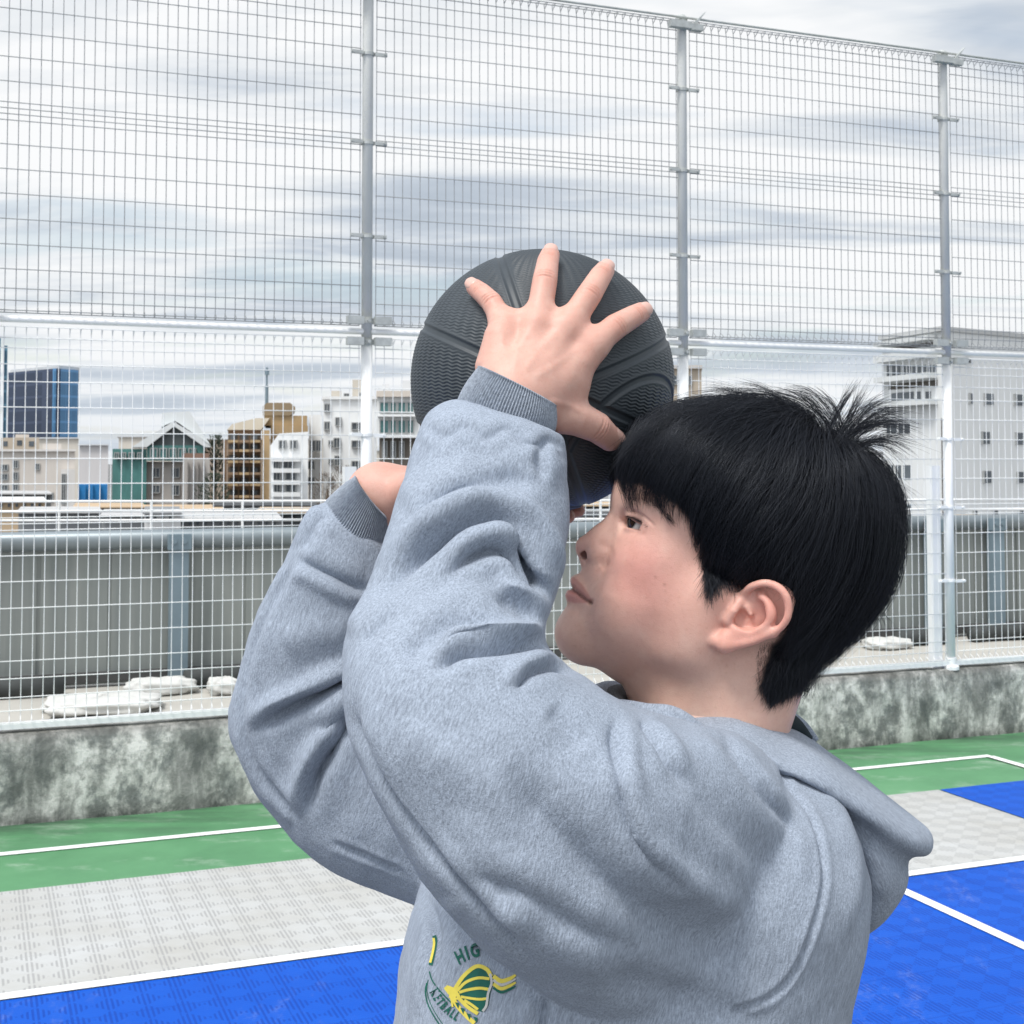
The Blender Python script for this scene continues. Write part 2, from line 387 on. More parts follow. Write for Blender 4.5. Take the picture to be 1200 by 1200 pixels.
sack(1.30,10.1,.5,.25,.12,3,'thin white sack tucked behind the large flat sack')
sack(7.62,10.15,.42,.3,.10,4,'white sack by the barrier seen just past the back of the hair')
sack(9.45,10.0,.6,.4,.2,5,'large white sack past the third fence post at the picture edge')
def mat_roll(s_,t_,L,label):
    m=MB();m.tube([S(s_-L/2,t_,.05),S(s_-L*.2,t_+.02,.06),S(s_+L*.2,t_-.01,.055),S(s_+L/2,t_,.05)],[.065,.075,.07,.066],12)
    tag(m.build('rubber_roll',M_dark,None,True),label,'rubber roll','dark rolls along the barrier')
mat_roll(.15,10.3,1.0,'dark rubber roll at the barrier foot by the picture edge')
mat_roll(1.72,10.25,.45,'short dark rubber roll beside the blue-grey barrier post')
mat_roll(8.05,10.2,.55,'dark rubber roll at the barrier foot left of the white brace post')
mat_roll(8.95,10.2,.7,'dark rubber roll at the barrier foot between two blue-grey posts')
# ================================================================ city beyond
ZG=-14
M_glassd=simple('dark_window_glass',(.085,.10,.115),.22,spec=.5,var=.5,scale=.35)
M_glassg=simple('green_window_glass',(.06,.16,.16),.2,spec=.6,var=.4,scale=.3)
M_frame=simple('window_frame_paint',(.32,.33,.33),.5)
def bm(name,c,var=.08,scale=.25,rough=.8):
    m,t,b=newmat(name,c,rough,spec=.25)
    co=t.coord(scale=(1,1,.35));n=t.noise(co,scale,7,.65);n2=t.noise(t.coord(scale=(1,1,.08)),scale*6,5,.6)
    k=t.ramp(n,[(.3,tuple(x*(1-var) for x in c)),(.7,tuple(min(.9,x*(1+var)) for x in c))])
    k=t.mix(t.ramp(n2,[(.5,0),(.75,.22)]),k,tuple(x*.6 for x in c));t.l(k,b.inputs['Base Color']);return m
def pbox(m,x0,x1,y0,y1,Y,dep,z0=None):
    """box whose front face spans the given picture extent at distance Y"""
    a=W(x0,y1,Y);b_=W(x1,y0,Y);z=a[2] if z0 is None else z0;e=(a[0]+b_[0])/2/Y*dep   # side walls run down the street, away from the court
    q=[(a[0],Y),(b_[0],Y),(b_[0]+e,Y+dep),(a[0]+e,Y+dep)]
    m.hexa([(x,y,z) for x,y in q]+[(x,y,b_[2]) for x,y in q])
def ppoly(m,pts,Y,dep):
    q=[W(x,y,Y) for x,y in pts];b0=len(m.v);m.prism([(p[0],p[2]) for p in q],Y,Y+dep);e=sum(p[0] for p in q)/len(q)/Y*dep;n=len(q)
    m.v[b0+n:]=[(x+e,y,z) for x,y,z in m.v[b0+n:]]
def windows(root,rects,Y,mat=None,frame=True):
    for x0,x1,y0,y1 in rects:
        a=W(x0,y1,Y);b_=W(x1,y0,Y);k=Y/1600
        m=MB();m.box(a[0],b_[0],Y-.06,Y+.25,a[2],b_[2]);p=m.build('window',mat or M_glassd,root)
        if frame:
            m=MB();e=.09;mx=(a[0]+b_[0])/2
            m.box(a[0]-e,a[0],Y-.14,Y+.1,a[2]-e,b_[2]+e);m.box(b_[0],b_[0]+e,Y-.14,Y+.1,a[2]-e,b_[2]+e)
            m.box(a[0],b_[0],Y-.14,Y+.1,b_[2],b_[2]+e);m.box(a[0],b_[0],Y-.18,Y+.1,a[2]-e,a[2]);m.box(mx-.04,mx+.04,Y-.12,Y-.061,a[2],b_[2])
            m.build('window_frame',M_frame,p)
def bld(name,label,cat='building',Y=100,x=0):
    o=empty(name,(W(x,540,Y)[0],Y,ZG));tag(o,label,cat);return o
# --- glass office towers far behind
def glass_mat(name,c1,c2,fl):
    m,t,b=newmat(name,c1,.25,spec=.35)
    c=t.coord();s_=t.n('ShaderNodeSeparateXYZ');t.l(c,s_.inputs[0])
    a=t.math('GREATER_THAN',t.math('FLOORED_MODULO',s_.outputs[2],fl),fl*.82);v=t.math('GREATER_THAN',t.math('FLOORED_MODULO',t.math('ADD',s_.outputs[0],s_.outputs[1]),3.0),2.8)
    n=t.noise(t.coord(scale=(.3,.3,.6)),.5,3)
    t.l(t.mix(t.math('MULTIPLY',t.math('MAXIMUM',a,v),.5),t.mix(n,c1,c2),tuple(min(1,x*2.2+.04) for x in c1)),b.inputs['Base Color']);return m
Mg1=glass_mat('navy_curtain_glass',(.010,.022,.055),(.016,.036,.085),4);Mg2=glass_mat('blue_curtain_glass',(.06,.16,.30),(.11,.25,.42),4);Mg3=glass_mat('teal_curtain_glass',(.10,.21,.28),(.05,.12,.2),4)
Mconc=bm('pale_roof_trim',(.6,.62,.64))
o=bld('office_tower','dark navy glass office tower with one lighter blue face','tower',420,40)
a=W(10,436,440);b_=W(66,432,420);c_=W(92,434,428);zt=W(50,433,425)[2]
def wallq(p,q,z0,z1,name,mat,root,th=1.5):
    d_=Vector((q[0]-p[0],q[1]-p[1],0)).normalized();nn=Vector((-d_.y,d_.x,0))*th
    m=MB();P4=[(p[0],p[1]),(q[0],q[1]),(q[0]+nn.x,q[1]+nn.y),(p[0]+nn.x,p[1]+nn.y)]
    m.hexa([(x,y,z0) for x,y in P4]+[(x,y,z1) for x,y in P4]);return m.build(name,mat,root)
wallq(a,(b_[0]-.02,b_[1]),ZG,zt,'dark_face',Mg1,o);wallq(b_,c_,ZG,zt,'bright_face',Mg2,o)
m=MB();bk=(c_[0]-10,c_[1]+30);P4=[(a[0],a[1]+1.6),(b_[0],b_[1]+1.6),(c_[0]-.2,c_[1]+1.6),bk]
m.hexa([(x,y,zt-3) for x,y in P4]+[(x,y,zt+1.0) for x,y in P4]);m.build('roof',Mconc,o)
o=bld('office_tower','taller teal glass tower cut off by the picture edge','tower',390,0)
m=MB();pbox(m,-45,1,396,600,390,25,ZG);m.build('main_shaft',Mg3,o);m=MB();pbox(m,1.1,9,405,600,392,20,ZG);m.build('side_shaft',Mg3,o)
m=MB();pbox(m,-40,-5,388,396,395,15);m.build('roof',Mconc,o)
# --- beige blocks
Mbe=bm('beige_render',(.55,.51,.47));Mbe2=bm('pale_render',(.62,.60,.58));Mbe3=bm('tan_render',(.47,.40,.32))
o=bld('apartment_block','beige apartment block of stepped height below the navy tower',Y=150,x=40)
m=MB();pbox(m,-40,88,529,640,150,14,ZG);pbox(m,50,72,520,529.02,151,8);m.build('wall',Mbe,o)
m=MB();pbox(m,-40,89,526.5,528.9,149.6,14.6);m.build('roof',Mbe2,o)
m=MB();pbox(m,70,88,550,640,148.5,1.4,ZG);m.build('stair_wall',Mbe2,o)
windows(o,[(2,9,545,551),(2,9,556,562),(2,9,569,574),(16,21,540,548),(16,21,554,562),(16,21,567,574),(42,46,544,550),(55,62,578,588)],150)
windows(o,[(73,77,556,590)],148.5)
o=bld('apartment_block','small brownish block peeping over the beige stepped block',Y=190,x=20)
m=MB();pbox(m,0,46,513,600,190,12,ZG);m.build('wall',Mbe3,o);m=MB();pbox(m,18,34,509,512.9,192,8);m.build('roof',Mbe,o)
windows(o,[(4,9,517,523),(20,26,516,522),(34,40,517,523)],190,None,False)
o=bld('apartment_block','plain blank-walled grey white block with no windows',Y=120,x=108)
m=MB();pbox(m,91.5,127,522,640,120,12,ZG);m.build('wall',bm('blank_grey_wall',(.56,.54,.54),.05),o);m=MB();pbox(m,91,127.5,520.4,521.9,119.7,12.6);m.build('roof',Mconc,o)
o=bld('site_hoarding','bright blue sheeted construction hoarding below the blank block','hoarding',100,108)
m=MB();pbox(m,91,126,568,600,100,4,ZG);m.build('sheet',simple('blue_hoarding',(.015,.17,.42),.6,var=.25,scale=.8),o)
m=MB()
for x in (91,99.5,108,117,126): pbox(m,x-.25,x+.25,567,600,99.7,.25,ZG)
m.build('scaffold_pole',M_frame,o)
# --- teal glazed building with gable
o=bld('gabled_office','teal glazed office with dark gable and white slanted roof screen',Y=140,x=185)
Mte=bm('teal_panel',(.075,.19,.18),.25,.6,.3);Mgc=bm('grey_beige_column',(.40,.375,.35))
m=MB();pbox(m,131,246,541,640,140,16,ZG);m.build('wall',Mgc,o)
m=MB();pbox(m,131,172,526,596,139.2,.75);pbox(m,172.1,240,522,540,139.0,.9);m.build('glazing',Mte,o)
m=MB();ppoly(m,[(172,522),(240,522),(203,498)],139.1,14);m.build('gable',bm('dark_gable',(.085,.10,.105),.2),o)
m=MB();ppoly(m,[(154,524),(172,524),(204,499.5),(203,494)],138.6,15);ppoly(m,[(204,499.5),(240,524),(248,524),(230,510),(203,494)],138.6,15);ppoly(m,[(189,500),(190,484),(206,482.5),(206,493)],139.6,8);ppoly(m,[(206.2,493.5),(206.2,483),(222,482),(247,522)],139.4,10);m.build('roof',bm('white_roof_metal',(.62,.65,.66),.05),o)
windows(o,[(179,187,549,559),(202,210,549,559),(179,187,569,577),(202,210,569,580),(160,170,560,566),(138,144,560,566),(146,152,576,582)],139.9)
windows(o,[(135,139,531,537),(143,147,531,537),(152,157,531,537),(162,166,531,537),(177,184,526,536),(188,195,526,536),(199,206,526,536),(210,217,526,536),(222,229,526,536)],138.9,M_glassg)
o=bld('annex_block','brown-topped grey annex standing against the gabled teal office',Y=118,x=230)
m=MB();pbox(m,213,246,537,640,118,10,ZG);m.build('wall',Mgc,o);m=MB();pbox(m,214,245,531,536.9,118.5,9);m.build('roof',bm('brown_cap',(.20,.13,.10)),o)
m=MB()
for x in (219,225,231,237): pbox(m,x,x+1.2,541,600,117.6,.35)
m.build('fin',bm('grey_fin',(.27,.25,.24)),o)
# --- brown building with octagonal lift house
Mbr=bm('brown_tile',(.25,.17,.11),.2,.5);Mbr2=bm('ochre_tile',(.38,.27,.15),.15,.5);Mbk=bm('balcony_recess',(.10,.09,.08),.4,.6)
o=bld('apartment_building','brown apartment building with octagonal lift house and mast on top',Y=125,x=300)
m=MB();pbox(m,266,306,504,640,125,15,ZG);pbox(m,260.5,266,516,640,126,12,ZG);m.build('wall',Mbr,o)
m=MB();pbox(m,306.1,316,504,640,124.2,15,ZG);pbox(m,316.1,361,499,640,126,12,ZG);m.build('side_wall',Mbr2,o)
m=MB();ppoly(m,[(266,503.8),(306,503.8),(316,490),(300,490),(272,497)],124.6,15);m.build('roof',bm('cream_slant',(.58,.52,.42)),o)
m=MB();ppoly(m,[(308,487),(308,476),(313,472),(340,472),(346,477),(346,481),(340,487)],126,8);m.build('lift_house',bm('dark_ochre',(.25,.19,.12)),o)
m=MB();pbox(m,310,360,487.1,498.9,126.2,10);m.build('lift_base',Mbr2,o)
m=MB();mx,_,mz=W(312.5,472,127);m.tube([(mx,127,mz-.3),(mx,127,mz+1.6)],.16,8);m.tube([(mx,127,mz+1.6),(mx,127,mz+3.3)],.09,8);m.tube([(mx,127,mz+2.6),(mx,127,mz+3.0)],.22,8);m.build('mast',M_steel,o)
for r_,y in enumerate((509,520,533,547,560,574,587)):
    for q,x in enumerate((267.5,280.5,293.5)):
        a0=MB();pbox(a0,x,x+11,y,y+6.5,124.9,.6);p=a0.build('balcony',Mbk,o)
        a0=MB();pbox(a0,x-.5,x+11.5,y+6.6,y+9.5,123.6,1.2);a0.build('parapet',Mbr if (r_+q)%2 else Mbr2,p)
        a0=MB();pbox(a0,x+3,x+8,y+1.2,y+6.4,124.75,.12);a0.build('window',M_glassd,p)
# --- white apartments
Mwh=bm('white_render',(.80,.81,.81),.04);Mwh2=bm('offwhite_render',(.72,.725,.72),.05)
o=bld('apartment_building','white stepped apartment building with sloped balcony sides',Y=112,x=360)
m=MB();ppoly(m,[(317,640),(317,522),(327,508),(361,506),(361,640)],112,12);m.build('wall',Mwh,o)
for y in (536,549,563,577):
    m=MB();pbox(m,317.5,352,y,y+5,110.9,1.05);m.build('balcony',Mwh2,o)
windows(o,[(328,334,517,525),(341,347,517,525),(321,326,540,548),(333,343,540,548),(321,328,554,562),(336,346,554,562),(322,328,568,576),(336,346,568,576)],111.9)
o=bld('apartment_building','tall white apartment building with roof boxes beside the second fence post',Y=128,x=400)
m=MB();pbox(m,378,442,468,640,128,14,ZG);pbox(m,361.2,377.9,486,640,129,12,ZG);m.build('wall',Mwh,o)
m=MB();pbox(m,377,443,464.5,467.9,127.7,14.6);m.build('roof',Mwh2,o)
m=MB();pbox(m,413,427,445,464.4,131,6);pbox(m,388,400,458,464.4,130,5);m.build('roof_box',bm('cream_box',(.5,.46,.40)),o)
windows(o,[(381,386,474,482),(404,409,462,464),(422,427,461,464),(381,386,495,503),(394,399,490,498),(413,424,496,503),(364,369,517,528),(371,376,517,528),(386,390,517,521),(392,398,514,524),(413,424,517,524),(360.5,368,541,549),(386,390,539,543),(393,398,535,545),(413,420,541,548),(362,368,560,567),(386,390,560,564)],127.9)
o=bld('office_building','flat-roofed office with green-tinted window bands right of the second post',Y=118,x=470)
m=MB();pbox(m,442.2,500,465,511,118,12);m.build('wall',Mwh2,o);m=MB();pbox(m,441,501,458,464.9,117.5,13);m.build('roof',bm('pinkish_cornice',(.60,.54,.48)),o)
m=MB();pbox(m,444,500,513,640,118.3,11,ZG);m.build('lower_wall',bm('brown_lower',(.17,.15,.13)),o)
m=MB();pbox(m,442.5,500,485.5,488,117.2,.8);pbox(m,442.5,500,511.1,512.9,117.0,1.2);m.build('ledge',Mwh,o)
windows(o,[(446,455,472,483),(458,464,472,483),(467,475,472,483),(478,484,472,483),(446,455,493,507),(458,464,493,507),(467,475,493,507),(478,484,493,507)],117.9,M_glassg)
windows(o,[(449,453,518,535),(459,463,518,535),(469,473,518,535)],118.2)
m=MB();pbox(m,448,456,450,457.9,121,3);pbox(m,470,482,446,457.9,122,4);m.build('roof_box',Mconc,o)
# --- tan building between ball and hair
o=bld('apartment_building','tan apartment building showing between the ball and the hair',Y=150,x=800)
m=MB();pbox(m,770,822,432,640,150,15,ZG);m.build('wall',Mbe3,o);m=MB();pbox(m,769,823,428,431.9,149.5,16);m.build('roof',Mbe,o)
windows(o,[(776,782,441,450),(790,796,441,450),(804,810,441,450)],149.9)
# --- large white hall at the far side
Mha=bm('pale_panel_wall',(.70,.715,.715),.04,.2);Mha2=bm('pale_panel_shade',(.62,.64,.64),.05,.2)
o=bld('white_hall','large pale building with corner balconies and small square windows',Y=103,x=1108)
Zc=W(1108,388,103)[2];pc=W(1108,540,103);pl=W(1035,540,111);pr=W(1210,540,109.5)
def face(p,q,x):   # point along a face found from a picture column
    r=ray(x,540);dx,dy=q[0]-p[0],q[1]-p[1]
    k=(p[0]*r[1]-p[1]*r[0])/(dy*r[0]-dx*r[1]);return (p[0]+k*dx,p[1]+k*dy)
pr2=face(pc,pr,1330)
Pback=(pr2[0]-3,pr2[1]+9)
m=MB();P4=[(pc[0],pc[1]),pr2,Pback,(pl[0],pl[1])];m.hexa([(x,y,ZG) for x,y in P4]+[(x,y,Zc) for x,y in P4]);m.build('wall',Mha,o)
m=MB();cxm=sum(p[0] for p in P4)/4;cym=sum(p[1] for p in P4)/4
P5=[(cxm+(x-cxm)*1.03,cym+(y-cym)*1.03) for x,y in P4];m.hexa([(x,y,Zc+.01) for x,y in P5]+[(x,y,Zc+.35) for x,y in P5]);m.build('roof',bm('grey_roof_edge',(.46,.47,.47)),o)
def facebox(p,q,x0,x1,y0,y1,out,name,mat,parent=o):
    a=face(p,q,x0);b_=face(p,q,x1);d_=Vector((b_[0]-a[0],b_[1]-a[1],0)).normalized();nn=Vector((d_.y,-d_.x,0))
    if nn.y>0:nn=-nn
    z1=W(x0,y0,a[1])[2];z0=W(x0,y1,a[1])[2];m=MB()
    i,e=-.2,out
    Q=[(a[0]+nn.x*e,a[1]+nn.y*e),(b_[0]+nn.x*e,b_[1]+nn.y*e),(b_[0]+nn.x*i,b_[1]+nn.y*i),(a[0]+nn.x*i,a[1]+nn.y*i)]
    m.hexa([(x,y,z0) for x,y in Q]+[(x,y,z1) for x,y in Q]);return m.build(name,mat,parent)
for x0,x1,y0,y1 in [(1137,1140.5,461,473),(1155,1165,461,474),(1190,1200,462,475),(1151,1160,506,520),(1191,1200,507,521),(1152,1161,552,566),(1192,1201,553,566),(1140,1144,598,610),(1163,1168,598,610),(1193,1198,598,610),(1134,1139,412,416),(1134,1139,421,425)]:
    p=facebox(pc,pr,x0,x1,y0,y1,.05,'window',M_glassd);facebox(pc,pr,x0-1.2,x0-.05,y0-.5,y1+.5,.16,'window_frame',M_frame,p)
for x0,x1,y0,y1 in [(1041+6*i,1045+6*i,428,441) for i in range(10)]+[(1046,1072,461,470),(1076,1080,459,470),(1086,1092,459,470),(1040,1052,497,508),(1054,1067,497,508),(1040,1047,545,561),(1050,1056,545,561),(1059,1067,545,561),(1058,1067,590,598),(1058,1067,602,610)]:
    facebox(pl,pc,x0,x1,y0,y1,.05,'window',M_glassd)
for y0,y1 in ((402,407),(417,426),(443,449),(472,478)): facebox(pl,pc,1036,1100,y0,y1,.9,'balcony',Mha2)
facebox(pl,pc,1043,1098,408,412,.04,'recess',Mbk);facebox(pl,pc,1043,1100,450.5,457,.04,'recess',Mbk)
facebox(pl,pc,1108.3-.9,1108.2,490,640,.3,'downpipe',Mbk)
# --- low roofs, sheds and railings between the barrier and the blocks
M_lr=[bm('low_roof_grey',(.22,.23,.24),.3),bm('low_roof_pale',(.46,.46,.46),.15),bm('low_roof_dark',(.07,.075,.08),.4),bm('low_tan',(.48,.36,.24),.15),bm('low_white',(.62,.62,.62),.08)]
lab=['flat grey roof shed beyond the barrier under the','low pale roof shed beyond the barrier under the','dark low shed roof beyond the barrier under the','tan low shed wall beyond the barrier under the','white low shed roof beyond the barrier under the']
def shed(x0,x1,y0,y1,Y,k,where,roof=True):
    o=bld('shed',lab[k]+' '+where,'shed',Y,(x0+x1)/2)
    m=MB();pbox(m,x0,x1,y0+1.5,700,Y,5,ZG);m.build('wall',M_lr[k],o)
    if roof: m=MB();pbox(m,x0-1,x1+1,y0,y0+1.45,Y-.3,5.6);m.build('roof',M_lr[(k+1)%5],o)
    m=MB()
    q=x0+3
    while q<x1-5: pbox(m,q,q+3,y0+4,y0+8,Y-.05,.3);q+=9
    if m.v:m.build('window',M_glassd,o)
shed(-30,54,586,640,60,3,'beige stepped block');shed(-40,60,578,640,66,0,'brownish peeping block')
shed(20,120,600,640,48,0,'blue hoarding');shed(86,170,594,640,58,2,'teal office corner');shed(118,200,604,640,44,0,'gable of the teal office')
shed(150,262,596,640,62,2,'grey annex');shed(168,212,601,618,40,4,'annex and teal office');shed(200,330,607,640,42,0,'brown apartment building')
shed(250,372,592,640,64,1,'octagonal lift house');shed(300,420,600,640,52,2,'sloped white balconies');shed(370,520,596,640,56,0,'second fence post')
shed(620,760,592,640,58,2,'gap below the ball');shed(600,760,604,640,44,1,'gap between ball and nose');shed(1000,1110,612,650,46,0,'corner balconies of the pale hall');shed(1112,1260,611,650,44,2,'square windows of the pale hall')
o=empty('pipe_railing',W(200,600,30));tag(o,'thin white pipe railing running over the low roofs beyond the barrier','railing')
m=MB()
for z in (0.0,-.22,-.42): 
    y0=W(0,588,30)[2]+z;m.tube([(-14,30,y0),(20,32,y0)],.028,6)
m.build('rail',M_white,o)
for i in range(18):
    m=MB();x=-14+2*i;m.tube([(x,30+(x+14)/17,W(0,588,30)[2]-1.2),(x,30+(x+14)/17,W(0,588,30)[2])],.03,6);m.build('railing_post',M_white,o)
# --- winter trees among the blocks
M_tw=simple('bare_twigs',(.13,.10,.075),.9,var=.3,scale=3);M_ev=simple('dark_evergreen',(.045,.06,.04),.9,var=.4,scale=2)
def tree(px,py0,py1,Y,label,mat,seed,spread=.45):
    r=random.Random(seed);b0=Vector(W(px,py1,Y));top=W(px,py0,Y)[2];h=top-b0.z
    o=empty('tree',(b0.x,b0.y,ZG));tag(o,label,'tree','trees among the city blocks')
    m=MB();m.tube([(b0.x,Y,ZG),(b0.x,Y,b0.z),(b0.x+.1,Y,b0.z+h*.6)],[.3,.2,.08],8);m.build('trunk',M_tw,o)
    m=MB()
    for i in range(420):
        a=r.random()*6.283;rr=r.random()**.5*h*spread;zz=b0.z+h*(.15+.85*r.random());k=1-abs((zz-b0.z)/h-.5)*1.3
        p=Vector((b0.x+math.cos(a)*rr*k,Y+math.sin(a)*rr*k,zz))
        d_=Vector((math.cos(a)*.6,math.sin(a)*.6,.4+r.random())).normalized()*h*(.05+.07*r.random());wv=d_.cross(Vector((r.random()-.5,r.random()-.5,r.random()-.5))).normalized()*h*(.012 if mat is M_tw else .035)
        m.add([p-wv*.5,p+wv*.5,p+d_+wv*.2,p+d_-wv*.2],[(0,1,2,3)])
    m.build('crown',mat,o)
tree(402,548,604,95,'leafless brown tree in front of the tall white apartments',M_tw,1,.4)
tree(382,556,604,97,'leafless brown tree before the sloped white balconies',M_tw,2,.4)
tree(252,512,560,150,'dark evergreen in the gap before the brown building',M_ev,3,.3)
tree(250,556,600,92,'low dark evergreen beside the grey annex',M_ev,4,.5)
tree(428,556,606,99,'leafless brown tree directly behind the second fence post',M_tw,5,.4)

# --- more of the town further out, low against the horizon
_r=random.Random(5)
kinds=[('grey',bm('far_grey',(.46,.47,.48))),('cream',bm('far_cream',(.60,.56,.50))),('white',bm('far_white',(.72,.73,.74))),('brown',bm('far_brown',(.32,.26,.21)))]
for i in range(16):
    px=-120+i*96+_r.uniform(-20,20);k=_r.randrange(4);y=_r.uniform(512,531);w_=_r.uniform(26,52);Y=_r.uniform(240,330)
    o=bld('apartment_block',f'low {kinds[k][0]} block far out on the town horizon','building',Y,px);o['group']='low blocks far out on the horizon'
    m=MB();pbox(m,px-w_,px+w_,y,600,Y,14,ZG);m.build('wall',kinds[k][1],o)
    m=MB();pbox(m,px-w_-1,px+w_+1,y-1.6,y-.05,Y-.4,15);m.build('roof',Mconc,o)
# ================================================================ implicit-surface sculpting kit
class Vol:
    def __init__(s,lo,hi,h,mirror=None):
        s.lo=np.array(lo,float);s.h=h;s.n=np.ceil((np.array(hi)-s.lo)/h).astype(int)+1
        s.F=np.full(s.n,.06,np.float32);s.mir=mirror
        s.ax=[(s.lo[i]+h*np.arange(s.n[i])).astype(np.float32) for i in range(3)]
    def sub(s,lo,hi):
        if s.mir is not None:
            y0=s.mir;dy=max(abs(lo[1]-y0),abs(hi[1]-y0));lo=(lo[0],y0-dy,lo[2]);hi=(hi[0],y0+dy,hi[2])
        a=np.clip(np.floor((np.array(lo)-s.lo)/s.h).astype(int),0,s.n-1);b=np.clip(np.ceil((np.array(hi)-s.lo)/s.h).astype(int)+1,1,s.n)
        sl=tuple(slice(a[i],b[i]) for i in range(3))
        X=s.ax[0][sl[0]][:,None,None];Y=s.ax[1][sl[1]][None,:,None];Z=s.ax[2][sl[2]][None,None,:]
        if s.mir is not None: Y=s.mir-np.abs(Y-s.mir)     # the sculpted half is the one towards smaller y
        return sl,X,Y,Z
    def put(s,sl,d,k,op):
        A=s.F[sl]
        if op=='u':
            if k>0:
                hh=np.maximum(k-np.abs(A-d),0)/k;s.F[sl]=np.minimum(A,d)-hh*hh*k*.25
            else:s.F[sl]=np.minimum(A,d)
        else:
            d=-d
            if k>0:
                hh=np.maximum(k-np.abs(A-d),0)/k;s.F[sl]=np.maximum(A,d)+hh*hh*k*.25
            else:s.F[sl]=np.maximum(A,d)
    def cone(s,a,b,ra,rb,k=.006,op='u'):
        a=np.array(a,float);b=np.array(b,float);m=max(ra,rb)+k+.008
        sl,X,Y,Z=s.sub(np.minimum(a,b)-m,np.maximum(a,b)+m)
        ba=b-a;L2=max(ba@ba,1e-12)
        t=np.clip(((X-a[0])*ba[0]+(Y-a[1])*ba[1]+(Z-a[2])*ba[2])/L2,0,1)
        d=np.sqrt((X-a[0]-t*ba[0])**2+(Y-a[1]-t*ba[1])**2+(Z-a[2]-t*ba[2])**2)-(ra+(rb-ra)*t)
        s.put(sl,d.astype(np.float32),k,op)
    def ball(s,a,r,k=.006,op='u'): s.cone(a,np.array(a)+1e-5,r,r,k,op)
    def ell(s,c,rad,rot=0.,k=.01,op='u',M=None):
        """ellipsoid; rad=(along e1, along y, along e2); e1 = x axis turned by rot towards z"""
        c=np.array(c,float);m=max(rad)+k+.008
        sl,X,Y,Z=s.sub(c-m,c+m)
        if M is None:
            ca,sa=math.cos(rot),math.sin(rot);M=np.array([[ca,0,sa],[0,1,0],[-sa,0,ca]])
        q=[(X-c[0])*M[i][0]+(Y-c[1])*M[i][1]+(Z-c[2])*M[i][2] for i in range(3)]
        k0=np.sqrt(sum((q[i]/rad[i])**2 for i in range(3)));k1=np.sqrt(sum((q[i]/rad[i]**2)**2 for i in range(3)))+1e-9
        d=k0*(k0-1)/k1
        s.put(sl,d.astype(np.float32),k,op)
    def chain(s,pts,rs,k=.004,op='u',n=0):
        pts=np.array(pts,float);rs=np.array(rs,float)
        if n:
            q=spline(np.concatenate([pts,rs[:,None]],1),n);pts=q[:,:3];rs=q[:,3]
        m=rs.max()+k+.008
        sl,X,Y,Z=s.sub(pts.min(0)-m,pts.max(0)+m);D=None
        for i in range(len(pts)-1):
            a=pts[i];ba=pts[i+1]-a;L2=max(ba@ba,1e-12)
            t=np.clip(((X-a[0])*ba[0]+(Y-a[1])*ba[1]+(Z-a[2])*ba[2])/L2,0,1)
            d=np.sqrt((X-a[0]-t*ba[0])**2+(Y-a[1]-t*ba[1])**2+(Z-a[2]-t*ba[2])**2)-(rs[i]+(rs[i+1]-rs[i])*t)
            D=d if D is None else np.minimum(D,d)
        s.put(sl,D.astype(np.float32),k,op)
    def mesh(s,smooth=1):
        F=s.F;ins=F<0
        c=np.zeros(tuple(np.array(F.shape)-1),np.int8)
        for dx in (0,1):
            for dy in (0,1):
                for dz in (0,1):
                    c+=ins[dx:F.shape[0]-1+dx,dy:F.shape[1]-1+dy,dz:F.shape[2]-1+dz]
        act=(c>0)&(c<8);idx=np.argwhere(act);N=len(idx)
        num=np.full(act.shape,-1,np.int32);num[act]=np.arange(N)
        corners=[(dx,dy,dz) for dx in (0,1) for dy in (0,1) for dz in (0,1)]
        val=np.stack([F[idx[:,0]+d[0],idx[:,1]+d[1],idx[:,2]+d[2]] for d in corners],1)
        acc=np.zeros((N,3));cnt=np.zeros(N)
        for i,a in enumerate(corners):
            for j,b in enumerate(corners):
                if j>i and sum(abs(a[q]-b[q]) for q in range(3))==1:
                    va,vb=val[:,i],val[:,j];cr=(va<0)!=(vb<0)
                    t=np.where(cr,va/np.where(cr,va-vb,1),0)
                    p=np.array(a)[None]+t[:,None]*(np.array(b)-np.array(a))[None]
                    acc[cr]+=p[cr];cnt[cr]+=1
        v=s.lo+(idx+acc/cnt[:,None])*s.h
        faces=[]
        for ax in range(3):
            o1,o2=[(1,2),(2,0),(0,1)][ax]
            sl0=[slice(None)]*3;sl1=[slice(None)]*3;sl0[ax]=slice(0,-1);sl1[ax]=slice(1,None)
            A=ins[tuple(sl0)];B=ins[tuple(sl1)];e=np.argwhere(A!=B)
            ok=(e[:,o1]>0)&(e[:,o2]>0)&(e[:,o1]<F.shape[o1]-1)&(e[:,o2]<F.shape[o2]-1);e=e[ok]
            def cell(d1,d2):
                q=e.copy();q[:,o1]-=d1;q[:,o2]-=d2;return num[q[:,0],q[:,1],q[:,2]]
            q=np.stack([cell(1,1),cell(0,1),cell(0,0),cell(1,0)],1)
            fl=~A[e[:,0],e[:,1],e[:,2]]
            q[fl]=q[fl][:,::-1];faces.append(q)
        f=np.concatenate(faces);f=f[(f>=0).all(1)]
        if smooth: v=lap(v,f,smooth)
        return v,f
def edges_of(f):
    k=f.shape[1]
    e=np.concatenate([np.stack([f[:,i],f[:,(i+1)%k]],1) for i in range(k)])
    e=np.sort(e,1);return np.unique(e,axis=0)
